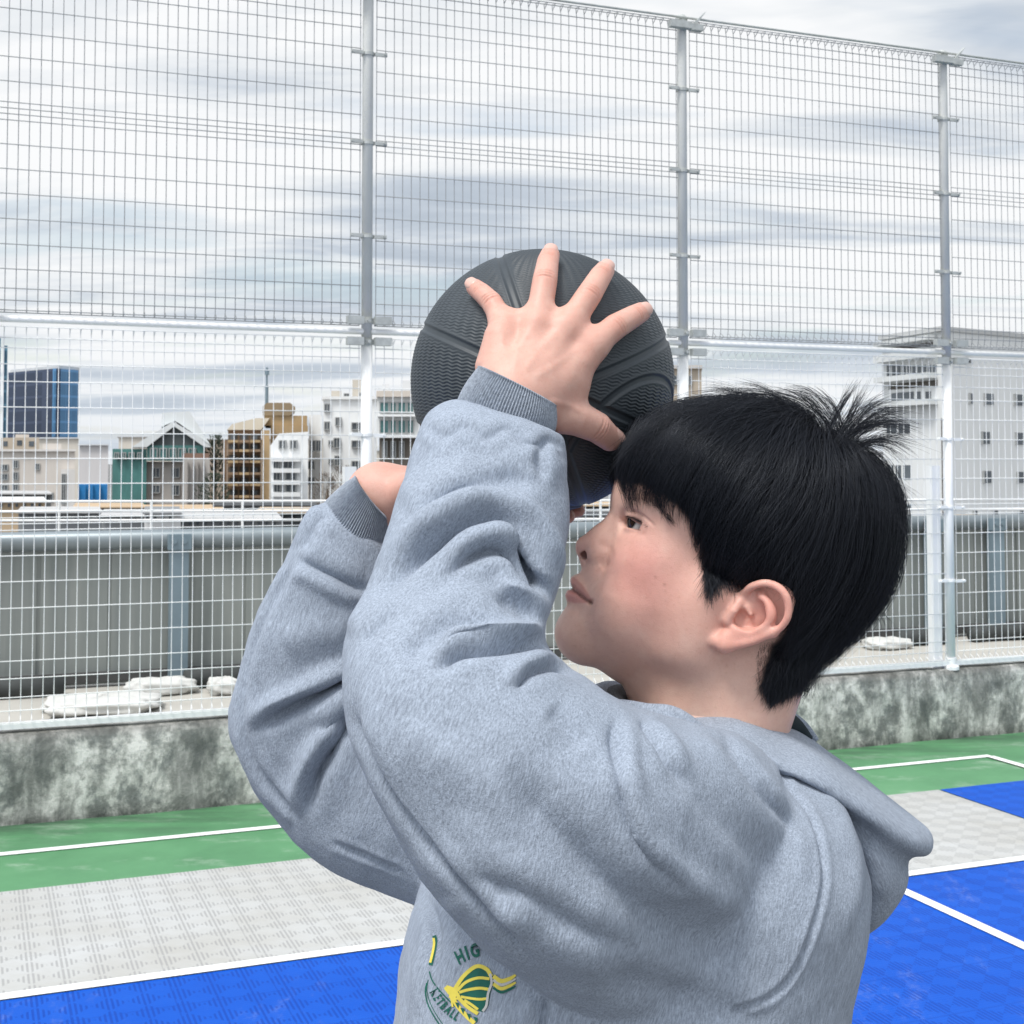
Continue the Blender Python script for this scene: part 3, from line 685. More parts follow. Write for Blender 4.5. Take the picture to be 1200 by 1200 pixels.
def lap(v,f,it=1,w=.5,e=None):
    if e is None:e=edges_of(f)
    n=len(v);deg=np.bincount(e.ravel(),minlength=n)[:,None]+1e-9
    for _ in range(it):
        a=np.stack([np.bincount(e[:,0],v[e[:,1],i],n)+np.bincount(e[:,1],v[e[:,0],i],n) for i in range(3)],1)/deg
        v=v+(a-v)*w
    return v
def normals(v,f):
    if f.shape[1]==4: n=np.cross(v[f[:,2]]-v[f[:,0]],v[f[:,3]]-v[f[:,1]])
    else:n=np.cross(v[f[:,1]]-v[f[:,0]],v[f[:,2]]-v[f[:,0]])
    N=np.zeros_like(v)
    for i in range(f.shape[1]):
        for c in range(3):N[:,c]+=np.bincount(f[:,i],n[:,c],len(v))
    return N/(np.linalg.norm(N,axis=1,keepdims=True)+1e-12)
def pl_dist(P,line):
    """distance, position along (0..1) and signed side of 2D points to a polyline"""
    line=np.array(line,float);best=np.full(len(P),1e9);tt=np.zeros(len(P));sd=np.zeros(len(P))
    seg=np.linalg.norm(np.diff(line,axis=0),axis=1);cum=np.concatenate([[0],np.cumsum(seg)])
    for i in range(len(line)-1):
        a=line[i];d=line[i+1]-a;t=np.clip(((P-a)@d)/(d@d),0,1);q=P-a-t[:,None]*d
        r=np.linalg.norm(q,axis=1);m=r<best;best[m]=r[m];tt[m]=(cum[i]+t*seg[i])[m]/cum[-1];sd[m]=np.sign(d[0]*q[:,1]-d[1]*q[:,0])[m]
    return best,tt,sd
def spline(pts,n=8):
    pts=np.array(pts,float)
    if len(pts)<3:return pts
    P=np.concatenate([[2*pts[0]-pts[1]],pts,[2*pts[-1]-pts[-2]]]);out=[]
    for i in range(1,len(P)-2):
        for t in np.linspace(0,1,n,endpoint=False):
            a,b,c,d=P[i-1],P[i],P[i+1],P[i+2]
            out.append(.5*((2*b)+(-a+c)*t+(2*a-5*b+4*c-d)*t*t+(-a+3*b-3*c+d)*t**3))
    out.append(pts[-1]);return np.array(out)
def sm(x,a,b):
    t=np.clip((x-a)/(b-a),0,1);return t*t*(3-2*t)
def hair_curves(name,pts,rad,mat,parent):
    """pts: (N,K,3) strands, rad: (K,) or (N,K) thickness"""
    N,K=pts.shape[:2];o0=np.array(wloc(parent))
    cu=bpy.data.hair_curves.new(name);cu.add_curves([K]*N)
    cu.attributes['position'].data.foreach_set('vector',(pts-o0).astype(np.float32).ravel())
    ra=cu.attributes.get('radius') or cu.attributes.new('radius','FLOAT','POINT')
    ra.data.foreach_set('value',np.broadcast_to(rad,(N,K)).astype(np.float32).ravel())
    cu.materials.append(mat);o=bpy.data.objects.new(name,cu);COL.objects.link(o);o.parent=parent;return o
# ---- sculpting strokes in picture coordinates on the side that faces the camera
def strokes(V,Fq,S_,near_only=None,e=None):
    for s_ in S_:
        line=spline(s_['p'],8);w_=s_.get('w',9.);A=mm(s_.get('a',6.));kind=s_.get('t','crease');y0,y1=s_.get('Y',(0,9))
        pj=projv(V);N=normals(V,Fq)
        tc_=V-np.array([0,0,H]);tc_/=np.linalg.norm(tc_,axis=1,keepdims=True)
        face=sm(-(N*tc_).sum(1),-.1,.35)
        bb=(pj[:,0]>line[:,0].min()-5*w_)&(pj[:,0]<line[:,0].max()+5*w_)&(pj[:,1]>line[:,1].min()-5*w_)&(pj[:,1]<line[:,1].max()+5*w_)&(V[:,1]>y0)&(V[:,1]<y1)&(face>0)
        ii=np.nonzero(bb)[0]
        if len(ii)==0: continue
        d,t_,sd=pl_dist(pj[ii],line)
        f0,f1=s_.get('fade',(.18,.3))
        tp=sm(t_,-.001,f0+.001)*sm(1-t_,-.001,f1+.001);tp=np.where((t_<=0)|(t_>=1),0,tp) if s_.get('cut',1) else tp
        x=d/w_*sd*s_.get('s',1)
        if kind=='crease':   # sharp valley with a soft roll on the left side and a flatter one on the right
            h=-np.exp(-(x/.55)**2)*1.0+.75*np.exp(-((x-1.5)/1.1)**2)+.45*np.exp(-((x+1.7)/1.3)**2)
        elif kind=='fold':   # overhanging roll: steep on one side
            h=.95*np.exp(-((x-1.55)/1.15)**2)+.25*np.exp(-((x+2.2)/1.4)**2)-1.15*np.exp(-(np.where(x<0,x/.75,x/.5))**2)
        elif kind=='ridge': h=np.exp(-x**2)
        elif kind=='valley': h=-np.exp(-x**2)
        elif kind=='seam': h=-np.exp(-(x/.5)**2)+.45*np.exp(-((np.abs(x)-1.5)/.7)**2)
        V[ii]+=N[ii]*(h*tp*A*face[ii])[:,None]
    return V
# ================================================================ the player: skin
YH=1.08                                   # vertical mid-plane of head and torso
BC=np.array(W(635.5,446.5,1.18));BR=.1136  # the ball
def hp(px,py,l=0.): return np.array(W(px,py,YH-l))
def mm(x):return x*.001
person=empty('person',(hp(780,540)[0],YH,0))
tag(person,'boy in grey hoodie aiming upwards with the dark basketball raised in both hands','person')
PXM=YH/1600.                              # metres per picture pixel at the head
def pxr(x):return x*PXM
head=Vol((hp(640,600)[0]-.006,YH-.108,hp(700,880)[2]-.02),(hp(1035,600)[0]+.02,YH+.108,hp(800,478)[2]+.01),.00115,mirror=YH)
A15=math.radians(-15)   # e1 axis of the skull dips towards the nape
def E(px,py,l,rf,rl,ru,deg=15,k=.012,op='u'):
    head.ell(hp(px,py,l),(rf,rl,ru),math.radians(-deg),k,op)
def Cn(a,b,ra,rb,k=.008,op='u'): head.cone(hp(*a),hp(*b),ra,rb,k,op)
# skull and face masses
E(874,604,0,.101,.076,.080,15,.01)
E(800,590,0,.052,.066,.058,20,.02)                    # forehead
E(789,670,0,.055,.0575,.066,20,.018)                   # mid face
Cn((772,668,.036),(800,700,.040),.027,.027,.020);Cn((768,712,.032),(806,728,.042),.0245,.0245,.020)      # cheek
Cn((748,668,.031),(742,702,.031),.019,.0225,.018)
Cn((676,744,.000),(680,746,.012),.0150,.0150,.010)    # chin
Cn((690,744,.012),(812,758,.047),.0165,.0170,.020)    # jaw
Cn((700,740,.0),(800,745,.010),.022,.040,.020)        # under the jaw
Cn((812,758,.047),(838,700,.056),.0170,.018,.020)
Cn((712,716,.008),(730,722,.026),.021,.025,.018)
Cn((744,763,.0),(804,788,.0),.027,.050,.016)
# neck
Cn((868,735,0),(812,900,0),.057,.060,.022)
Cn((905,720,.018),(868,850,.026),.034,.030,.02)
# muzzle
Cn((707,670,0),(695,702,.004),.0160,.0168,.010)
Cn((706,678,.011),(709,706,.019),.0125,.0130,.010)
# nose
Cn((727,609,0),(705,628,0),.0062,.0075,.008)
Cn((705,628,0),(687.5,640.5,0),.0078,.0088,.006)
Cn((722,618,.006),(702,640,.008),.0075,.0085,.009)
head.ball(hp(702,651,.0105),.0082,.0045)
Cn((684,648,0),(687,658,0),.0045,.0048,.004)
Cn((706,655,.011),(713,648,.013),.006,.006,.006)
# brow ridge and eye socket
Cn((738,588,.010),(772,598,.042),.0085,.0075,.010)
E(746,613,.030,.012,.014,.0085,20,.010,'s')
EYE=hp(752.5,613.8,.0315);ER=.0119
# lips
for P,r in (([(675.5,681,0),(676.5,682.5,.007),(683,691,.017),(692,703.5,.0245)],[.0050,.0049,.0042,.0024]),):
    head.chain([hp(*p) for p in P],r,.0035)
for P,r in (([(671.5,698.5,0),(673,699,.007),(681,702.5,.016),(692,706,.0240)],[.0058,.0055,.0045,.0024]),):
    head.chain([hp(*p) for p in P],r,.0035)
# nostril, alar crease
head.chain([hp(684.3,651.8,.0062),hp(689,646.5,.0072)],[.0031,.0027],.001,'s')
# eyelids
head.ell(EYE,(.0131,.0131,.0131),0,.004)
Cn((737,602,.020),(752,606,.040),.0032,.0032,.006)
Cn((752,606,.040),(768,621,.041),.0032,.0028,.006)
Cn((739,620,.022),(756,624,.040),.0030,.0030,.006)
# --- slit between the lids (a wedge that opens towards the front)
lo=EYE-np.array([.022,.02,.02]);hi=EYE+np.array([.012,.02,.02])
sl,X,Y,Z=head.sub(lo,hi)
def plane(p,q,l):   # signed distance below the picture line p-q
    a=hp(p[0],p[1],l);b=hp(q[0],q[1],l);n_=np.array([-(b[2]-a[2]),b[0]-a[0]]);n_/=np.linalg.norm(n_)
    return (X-a[0])*n_[0]+(Z-a[2])*n_[1]
up=plane((735,606.8),(768,624),.036);dn=-plane((735,617.8),(768,622.6),.036)
lat=np.maximum((YH-.0175)*-1+Y,-(Y-(YH-.058)))      # keep between inner and outer corner
wedge=np.maximum(np.maximum(up,dn),lat)
wedge=np.maximum(wedge,np.sqrt((X-EYE[0])**2+(Y-EYE[1])**2+(Z-EYE[2])**2)-.0152)
A=head.F[sl];d=-wedge.astype(np.float32);k=.0012;hh=np.maximum(k-np.abs(A-d),0)/k;head.F[sl]=np.maximum(A,d)+hh*hh*k*.25
# fold line above the upper lid
head.chain([hp(737,599.5,.025),hp(752,603.5,.0415),hp(771,620,.0445)],[.0011,.0012,.0008],.0022,'s')
# ears
def ear(px,py,dl=0):
    l=.0735+.018*(px-840)/85.+dl;return hp(px,py,l)
EM=None
c0=ear(884,722,-.006)
v1=ear(925,700)-ear(845,752);v1/=np.linalg.norm(v1)
vn=np.array([0,-1,0.]);v2=np.cross(v1,vn);v2/=np.linalg.norm(v2);vn=np.cross(v2,v1);vn/=np.linalg.norm(vn)
head.ell(c0+vn*-.004,(.033,.0205,.0042),0,.003,'u',np.array([v1,v2,vn]))
helix=[(872,704,-.010),(874,694,-.004),(882,687,0),(897,683.8,.001),(911,688,.002),(920.5,698,.003),(924,711,.003),(922.5,724,.003),(914.5,735.5,.002),(901,743.5,.002),(884.7,750.5,.001),(866,755,.001),(850,757,0)]
head.chain([ear(*p) for p in helix],[.0028,.0028,.0030,.0032,.0032,.0031,.0029,.0028,.0027,.0027,.0030,.0036,.0048],.0022,n=5)
head.chain([ear(*p) for p in [(850,755,0),(841,752,-.001),(838.5,746,-.003)]],[.0058,.0056,.0040],.004)
head.chain([ear(*p) for p in [(893,699,-.003),(900,709,-.001),(903.5,719,.0),(901,729,.0),(892,737,.0),(877,738.5,.0),(862,737,-.001)]],[.0034,.0040,.0044,.0044,.0040,.0034,.0032],.004,n=5)
head.chain([ear(*p) for p in [(884,744,-.003),(866,745,-.002),(852,746,-.002)]],[.0044,.0054,.0056],.004)
head.chain([ear(*p) for p in [(853,727,-.002),(860,716,-.001),(866,707,-.004)]],[.0042,.0040,.0036],.004)
head.chain([ear(*p) for p in [(877,729,.002),(886,722,.001),(889,711,.001)]],[.0062,.0066,.0040],.003,'s')
head.chain([ear(*p) for p in [(870,728,-.001),(868,722,-.004)]],[.0048,.0042],.003,'s')
head.chain([ear(*p) for p in [(880,720,-.004),(876,712,-.004)]],[.0016,.0014],.003)
head.chain([ear(*p) for p in [(889,693,.001),(900,692,.001),(911,701,.002),(915.5,713,.002),(912,726,.002),(902,737,.0015)]],[.0022,.0024,.0022,.0020,.0014,.0008],.002,'s',n=5)
head.ball(ear(906,741,-.001),.0042,.003)
head_v,head_f=head.mesh(1)
FS=[dict(p=[(660,688.5),(668,689),(675,692.5)],w=3.0,a=2.2,t='valley',fade=(0,.4)),dict(p=[(660,698),(668,697.5),(678,701)],w=3.4,a=.8,t='ridge',fade=(0,.4)),
 dict(p=[(664,688.5),(671,689.5),(679,696),(686,702),(693.5,706.5)],w=2.4,a=1.7,t='valley',fade=(.0,.12)),
 dict(p=[(691,704),(695,707.5)],w=3.5,a=1.5,t='valley',fade=(.1,.3)),
 dict(p=[(674,679),(682,686),(690,699)],w=2.2,a=.7,t='ridge'),
 dict(p=[(703,634),(711,640),(715.5,650),(712,660),(703,666)],w=4.4,a=1.2,t='valley',fade=(.3,.1)),
 dict(p=[(714,668),(718,684),(714,700)],w=9,a=.4,t='valley'),
 dict(p=[(736.5,599),(745,600.5),(755,606),(770,619)],w=1.8,a=1.1,t='valley',fade=(.1,.3)),
 dict(p=[(738,620),(748,625),(760,627)],w=4,a=.6,t='valley'),
 dict(p=[(664,711),(672,714),(684,716)],w=6,a=1.2,t='valley',fade=(0,.4))]

def mirrored_strokes(v,f,S_):
    far=v[:,1]>YH
    w=v.copy();w[far,1]=2*YH-w[far,1]            # fold the far half over, sculpt once, unfold
    ff=f.copy();out=strokes(v.copy(),f,S_)
    dv=out-v
    from mathutils.kdtree import KDTree
    near=np.nonzero(np.linalg.norm(dv,axis=1)>1e-6)[0]
    kd=KDTree(len(near))
    for q in near: kd.insert(tuple(v[q]),int(q))
    kd.balance()
    for q in np.nonzero(far)[0]:
        p=(v[q,0],2*YH-v[q,1],v[q,2]);co,idx,ds=kd.find(p)
        if ds is not None and ds<.0007: d=dv[idx];out[q]=v[q]+np.array([d[0],-d[1],d[2]])
    return out
head_v=mirrored_strokes(head_v,head_f,FS)
# ---------------------------------------------------------------- hands
def onball(px,py,rf,extra=0.):
    """a point that touches the ball with a finger of radius rf, seen at this picture place"""
    q=np.array(ray(px,py));q/=np.linalg.norm(q);o=np.array([0,0,H]);R_=BR+rf+extra
    b=(BC-o)@q;c=(BC-o)@(BC-o)-R_*R_;D=b*b-c
    t_=b-math.sqrt(max(D,0));p=o+q*t_
    if D<0: p=BC+(p-BC)/np.linalg.norm(p-BC)*R_
    return p
hl=Vol(np.array(W(540,600,1.0))-.03,np.array(W(770,275,1.0))+np.array([.09,.22,.05]),.0011)
def chain_px(vol,L,k=.003,extra=0.):
    P=[onball(x,y,mm(r),extra) for x,y,r in L];vol.chain(P,[mm(r) for *_,r in L],k);return P
fing={'pinky':[(592,382,9.2),(576,354,8.6),(564.5,343,7.9),(556.5,337,7.2)],
 'ring':[(630,381,10.2),(638.5,329,10.0),(642,307,8.9),(644.5,299,8.0)],
 'middle':[(664,385,10.6),(690,346,10.2),(703.5,324,9.1),(708.5,317,8.2)],
 'index':[(692,407,10.8),(721,383,10.3),(742,371,9.1),(751,366,8.2)]}
FJ={}
for k_,L in fing.items(): FJ[k_]=chain_px(hl,L,.002,-.0005)
TH_=[onball(640,482,.015,.004),onball(676,490,.0132,.001),onball(699,500.5,.0120),onball(714.5,514,.0100)]
hl.chain(TH_,[.0160,.0138,.0122,.0100],.003)
wr=[np.array(W(588,452,1.040)),np.array(W(603,455,1.036)),np.array(W(617,461,1.036)),np.array(W(632,470,1.040))]
for (k_,L),w_,r in zip(fing.items(),wr,(.0135,.0135,.0135,.014)): hl.cone(w_,FJ[k_][0]+np.array([0,.002,0]),r,mm(L[0][2])+.0016,.009)
hl.cone(onball(580,430,.015),onball(586,398,.0125),.0155,.0128,.008)
hl.cone(onball(640,470,.015),onball(672,452,.012),.016,.0105,.010)
hl.cone(onball(668,470,.010),onball(682,428,.010),.0095,.0085,.010)
for a,b in (('pinky','ring'),('ring','middle'),('middle','index')):
    pa=FJ[a][0]*.72+FJ[a][1]*.28;pb=FJ[b][0]*.72+FJ[b][1]*.28
    hl.cone(pa+np.array([0,.003,0]),pb+np.array([0,.003,0]),.0055,.0055,.009)
    hl.cone(FJ[a][0],FJ[b][0],.0082,.0086,.006)
WL=np.array(W(596,478,1.030));EL=np.array(W(500,790,.925));SL=np.array(W(800,1000,.985))
hl.ell(np.array(W(606,462,1.037)),(.030,.019,.030),0,.012)
hl.cone(WL,WL+(EL-WL)*.25,.0235,.025,.012)
hand_v,hand_f=hl.mesh(1)
hand_v=strokes(hand_v,hand_f,[dict(p=[(602,440),(608,405),(628,372)],w=4.6,a=.5,t='ridge'),dict(p=[(612,440),(632,410),(660,380)],w=4.6,a=.5,t='ridge'),dict(p=[(620,446),(650,428),(686,402)],w=4.6,a=.5,t='ridge'),dict(p=[(596,430),(590,405),(590,384)],w=4.6,a=.5,t='ridge'),
 dict(p=[(612,415),(622,392)],w=6,a=.5,t='valley'),dict(p=[(640,415),(660,396)],w=6,a=.5,t='valley'),dict(p=[(640,470),(668,476),(690,488)],w=4,a=.8,t='ridge')])
# far hand: carries the ball from below and behind
WRR=np.array(W(440,584,1.215));ERR=np.array(W(340,825,1.235));SRR=np.array(W(790,985,1.20))
def under(px,py,rf,dy):   # point under the ball, dy metres behind (+) or before the ball's centre
    p=np.array(W(px,py,BC[1]+dy));v=p-BC;v/=np.linalg.norm(v);return BC+v*(BR+rf)
hr=Vol(np.array(W(395,640,1.2))-np.array([.02,.10,.03]),np.array(W(720,470,1.2))+np.array([.02,.12,.03]),.0014)
palm=under(520,575,.014,.035)
mc=[under(550,578,.010,q) for q in (.004,.022,.044,.064)]
tips=[[under(590,590,.0088,.010),under(632,592,.0078,.012),under(662,588,.0070,.014)],
      [under(592,592,.0088,.030),under(642,596,.0078,.030),under(675,590,.0070,.028)],
      [under(590,586,.0086,.052),under(630,586,.0076,.054),under(655,580,.0068,.056)],
      [under(580,578,.0078,.074),under(610,576,.0070,.078),under(630,570,.0064,.082)]]
for b_,tp in zip(mc,tips):
    hr.cone(WRR+np.array([.022,0,.004]),b_,.0150,.0105,.010);hr.chain([b_]+tp,[.0102,.0088,.0078,.0066],.002)
hr.cone(WRR+np.array([.02,-.010,.0]),under(512,552,.014,-.02),.017,.014,.010)
hr.chain([under(512,552,.012,-.02),under(560,580,.011,-.05),under(600,586,.0085,-.055)],[.0135,.011,.0080],.004)
hr.cone(WRR+np.array([.01,.0,0]),palm,.024,.020,.014)
hr.ell(WRR+np.array([.008,-.002,.001]),(.027,.022,.032),math.radians(35),.01)
hr.cone(WRR,WRR+(ERR-WRR)*.22,.0265,.027,.012)
rh_v,rh_f=hr.mesh(1)
# rest of the body inside the clothes
bd=Vol((hp(300,600)[0]-.1,YH-.34,.03),(hp(1060,600)[0]+.05,YH+.34,hp(800,560)[2]),.008)
NK=hp(826,858);HIPC=np.array([hp(760,600)[0],YH,.93])
for (a,b,ra,rb) in [(hp(868,740),NK,.050,.054),(NK,hp(815,950),.052,.056),(SL,EL,.046,.036),(EL,WL,.034,.025),(SRR,ERR,.046,.036),(ERR,WRR,.030,.024),(hp(830,985),SL+np.array([0,.03,0]),.058,.046),(hp(830,985),SRR-np.array([0,.03,0]),.058,.046)]:
    bd.cone(a,b,ra,rb,.03)
bd.ell(hp(780,1075),(.100,.140,.145),math.radians(0),.05);bd.ell(hp(775,1180),(.095,.145,.17),0,.05);bd.ell(HIPC,(.11,.165,.12),0,.05)
for sgn in (-1,1):
    hx=HIPC+np.array([0,sgn*.085,-.06]);kn=HIPC+np.array([-.07+.03*sgn,sgn*.10,-.44]);an=HIPC+np.array([.03+.06*sgn,sgn*.11,-.84])
    bd.cone(hx,kn,.082,.056,.03);bd.cone(kn,an,.056,.036,.02);bd.cone(an,an+np.array([-.13,sgn*.02,-.045]),.036,.028,.02)
body_v,body_f=bd.mesh(1)
parts=[(head_v,head_f),(hand_v,hand_f),(rh_v,rh_f),(body_v,body_f)]
offs=np.cumsum([0]+[len(v) for v,_ in parts])
V=np.concatenate([v for v,_ in parts]);Fc=np.concatenate([f+o for (v,f),o in zip(parts,offs)])
# the pieces overlap inside neck and sleeves; weld each to the trunk there so that the body is one continuous mesh
for i,pt in ((0,NK),(1,WL+(EL-WL)*.25),(2,WRR+(ERR-WRR)*.25)):
    a=np.argsort(np.linalg.norm(parts[i][0]-pt,axis=1))[:2]+offs[i];b=np.argsort(np.linalg.norm(body_v-pt,axis=1))[:2]+offs[3]
    Fc=np.concatenate([Fc,[[a[0],a[1],b[1],b[0]]]])
# ---------------------------------------------------------------- complexion (skin colour by region, with shade painted into facial creases and nostrils)
def blob(px,py,l,r,vv=None):
    c=hp(px,py,l);vv=V if vv is None else vv
    q=vv.copy();q[:,1]=YH-np.abs(q[:,1]-YH);return np.exp(-(np.linalg.norm(q-c,axis=1)/r)**2)
isH=np.zeros(len(V),bool);isH[:offs[1]]=True
C=np.tile(np.array([.725,.475,.392]),(len(V),1))
def tint(w,c):
    global C
    w=np.clip(w,0,1)[:,None];C=C*(1-w)+np.array(c)*w
red=(.66,.315,.27)
tint((blob(752,668,.055,.032)+.65*blob(785,695,.06,.042)+.4*blob(770,735,.05,.035)+.4*blob(735,650,.04,.028))*.58*isH,red)
tint(blob(684,640,0,.016)*.45*isH,red)
tint((blob(885,715,.085,.034)*.55+blob(905,735,.088,.022)*.3+blob(850,752,.078,.014)*.5)*isH,(.66,.29,.235))
tint((blob(918,712,.09,.016)+blob(905,742,.088,.014)+blob(870,757,.082,.014)+blob(905,687,.088,.014))*.35*isH,(.66,.26,.21))
tint(blob(810,700,.07,.03)*.15*isH,(.55,.37,.28))
tint((blob(690,765,.01,.03)+blob(740,800,.03,.05)+blob(820,820,.05,.05))*.25*isH,(.55,.375,.27))
# lips
P2=V.copy();P2[:,1]=YH-np.abs(P2[:,1]-YH)
def chdist(pts):
    pts=[hp(*p) for p in pts];b=np.full(len(V),9.)
    for i in range(len(pts)-1):
        a=pts[i];d=pts[i+1]-a;t_=np.clip(((P2-a)@d)/(d@d),0,1);b=np.minimum(b,np.linalg.norm(P2-a-t_[:,None]*d,axis=1))
    return b
def fold2d(v):
    q=v.copy();q[:,1]=YH-np.abs(q[:,1]-YH);return projv(q)
def inpoly(P,poly):
    x,y=P[:,0],P[:,1];c=np.zeros(len(P),bool);n=len(poly)
    for i in range(n):
        x1,y1=poly[i];x2,y2=poly[(i+1)%n]
        c^=((y1>y)!=(y2>y))&(x<(x2-x1)*(y-y1)/((y2-y1) if y2!=y1 else 1e-9)+x1)
    return c
def softpoly(P,poly,w):
    """1 inside, falling to 0 over w pixels around the outline"""
    d,_,_=pl_dist(P,list(poly)+[poly[0]]);d=np.where(inpoly(P,poly),d,-d);return sm(d,-w*.5,w*.5)
PJ=fold2d(V);nearm=isH&(np.abs(V[:,1]-YH)<.05)
tint(softpoly(PJ,[(660,676),(671,675.5),(676,679),(684,687),(692,700),(693,706),(686,702),(679,696.5),(671,690),(662,689)],2.2)*nearm*.75,(.50,.205,.175))
tint(softpoly(PJ,[(656,698),(662,691),(671,690),(679,697),(686,702.5),(692.5,706.2),(684,707),(673,706.5),(662,704.5)],2.4)*nearm*.8,(.55,.225,.205))
d,_,_=pl_dist(PJ,[(662,689.3),(671,689.8),(679,696.5),(686,702.3),(693.5,706.8)]);tint(sm(-d,-2.8,-.8)*.9*nearm,(.085,.025,.022))  # shade between the lips, painted into the skin colour
d,_,_=pl_dist(PJ,[(735.5,606),(743,607.5),(752,612.5),(761,619),(769,624.5)]);tint(sm(-d,-3.2,-1.0)*.9*nearm,(.02,.012,.011))
d,_,_=pl_dist(PJ,[(737.5,617.5),(748,620.5),(759,623)]);tint(sm(-d,-1.8,-.4)*.6*nearm,(.08,.04,.035))
d,_,_=pl_dist(PJ,[(736.5,599),(745,600.5),(755,606),(768,617)]);tint(sm(-d,-1.8,-.3)*.35*nearm,(.30,.15,.12))
d,_,_=pl_dist(PJ,[(705,636),(712,643),(714.5,652),(711,661),(704,665)]);tint(sm(-d,-6,-.5)*.32*nearm,(.42,.21,.165))  # painted shade along the groove behind the nostril wing
tint((blob(680,668,0,.006)+blob(690,664,.010,.006))*.25*nearm,(.45,.26,.21))  # painted shade under the nose
nos=chdist([(684.5,650.8,.0058),(690,644,.0062)]);tint(sm(-nos,-.0042,-.0026)*.9*isH,(.06,.022,.02))  # nostril hollow: its shade is painted in as well as carved
tint(blob(757,632,.04,.010)*.25*isH,(.45,.26,.22))
for x,y,l,r in ((789,643.5,.060,.0011),(779,685,.066,.0010),(814,706,.071,.0009),(768,676,.064,.0009)): tint(blob(x,y,l,r)*.75*isH,(.22,.10,.07))
# scalp and shaved stubble under the hair (hair roots darken it)
SC=hp(878,606)
d,_,_=pl_dist(PJ,[(742,584),(756,586),(770,593),(778,600)]);tint(sm(-d,-8,-1)*.30*nearm,(.12,.07,.06))
pjn=projv(P2)
HAIRPOLY=[(716,562),(735,566),(752,568),(775,578),(800,598),(820,625),(827,652),(825,680),(829,700),(845,684),(866,676),(888,674),(912,679),(928,700),(932,724),(922,742),(905,758),(897,780),(893,806),(903,828),(945,808),(990,772),(1030,735),(1056,690),(1075,630),(1060,560),(1040,500),(980,440),(860,430),(740,450),(690,520)]
scalp=softpoly(PJ,HAIRPOLY,9)*isH*(1-sm(np.abs(V[:,1]-YH),.0775,.080))
tint(scalp*.96,(.016,.015,.016))
# hands: redder knuckles and finger ends
isN=np.zeros(len(V),bool);isN[offs[1]:offs[3]]=True
C[isN]*=np.array([.85,.77,.76])
for L in FJ.values():
    for q,(r,k) in zip(L,((.012,.45),(.010,.6),(.008,.4),(.011,.75))): tint(np.exp(-(np.linalg.norm(V-q-np.array([0,-.006,0]),axis=1)/r)**2)*k*isN,(.60,.275,.215))
tint(np.exp(-(np.linalg.norm(V-WRR-np.array([.015,-.02,.02]),axis=1)/.05)**2)*.35*isN,(.64,.33,.27))
for q,r in zip(TH_[2:],(.010,.012)): tint(np.exp(-(np.linalg.norm(V-q,axis=1)/r)**2)*.5*isN,(.60,.28,.22))
tint(np.exp(-(np.linalg.norm(V-onball(625,405,.02),axis=1)/.05)**2)*.28*isN,(.62,.36,.29))
nv=normals(V,Fc)
def nail(c,ax,nrm,Ln,Wn):
    ax=ax/np.linalg.norm(ax);nrm=nrm-ax*(nrm@ax);nrm/=np.linalg.norm(nrm);sd_=np.cross(ax,nrm)
    q=V-c;a=(q@ax)/Ln;b=(q@sd_)/Wn;up=(q@nrm)
    e=(np.abs(a)**3+np.abs(b)**3)
    w=(1-sm(e,.75,1.0))*(up>.002)*isN
    tint(w*.75,(.66,.43,.37))
    rim=np.exp(-((e-1.05)/.22)**2)*(up>.001)*isN;tint(rim*.35,(.42,.20,.16));return w
M_nail,_t,_b=newmat('fingernail',(.62,.38,.32),.28,spec=.5)
def nail_mesh(c,ax,nrm,r,Ln,half):
    ax=ax/np.linalg.norm(ax);nrm=nrm-ax*(nrm@ax);nrm/=np.linalg.norm(nrm);sd_=np.cross(ax,nrm);v=[];f=[];nu,nv_=11,11
    for i in range(nu):
        u=-1+2*i/(nu-1);wd=(1-abs(u)**3.2*.55)
        for j in range(nv_):
            q=-1+2*j/(nv_-1);th=q*half*wd;e=max(abs(u),abs(q))
            v.append(c+ax*(u*Ln*(1-.10*q*q))+(nrm*math.cos(th)+sd_*math.sin(th))*(r+.0007-.0010*e**4))
    for i in range(nu-1):
        for j in range(nv_-1): f.append((i*nv_+j,(i+1)*nv_+j,(i+1)*nv_+j+1,i*nv_+j+1))
    m=MB();m.add(v,f);return m.build('fingernail',M_nail,person,True)
for k_,rr in (('pinky',7.3),('ring',8.1),('middle',8.3),('index',8.3)):
    L=FJ[k_];ax=L[3]-L[2];ax/=np.linalg.norm(ax);nail_mesh(L[3]+ax*.0008,ax,(L[3]-BC)+np.array([0,-.05,.0]),mm(rr)-.0002,.0062,.95)
ax=TH_[3]-TH_[2];ax/=np.linalg.norm(ax);nail_mesh(TH_[3]+ax*.0012,ax,np.array([.15,-.62,.75]),.0100,.0078,.85)
# small skin displacements: creases over the knuckles
def crease3(c,dirv,Ln,w,dep):
    global V
    dirv=dirv/np.linalg.norm(dirv);q=V-c;a=q@dirv;ax_=np.linalg.norm(q-np.outer(a,dirv),axis=1)
    k=np.exp(-(a/w)**2)*np.exp(-(ax_/Ln)**4)*isN;V-=nv*(k*dep)[:,None];tint(k*.45,(.50,.22,.17))
for k_,L in FJ.items():
    d1=L[2]-L[0];out=(L[1]-BC)/np.linalg.norm(L[1]-BC)
    for o_ in (-.0032,0,.0030): crease3(L[1]+out*.0085+d1/np.linalg.norm(d1)*o_,d1,.0065,.0007,.0010)
    d1=L[3]-L[1];out=(L[2]-BC)/np.linalg.norm(L[2]-BC)
    for o_ in (-.0012,.0012): crease3(L[2]+out*.0075+d1/np.linalg.norm(d1)*o_,d1,.0055,.0006,.0008)
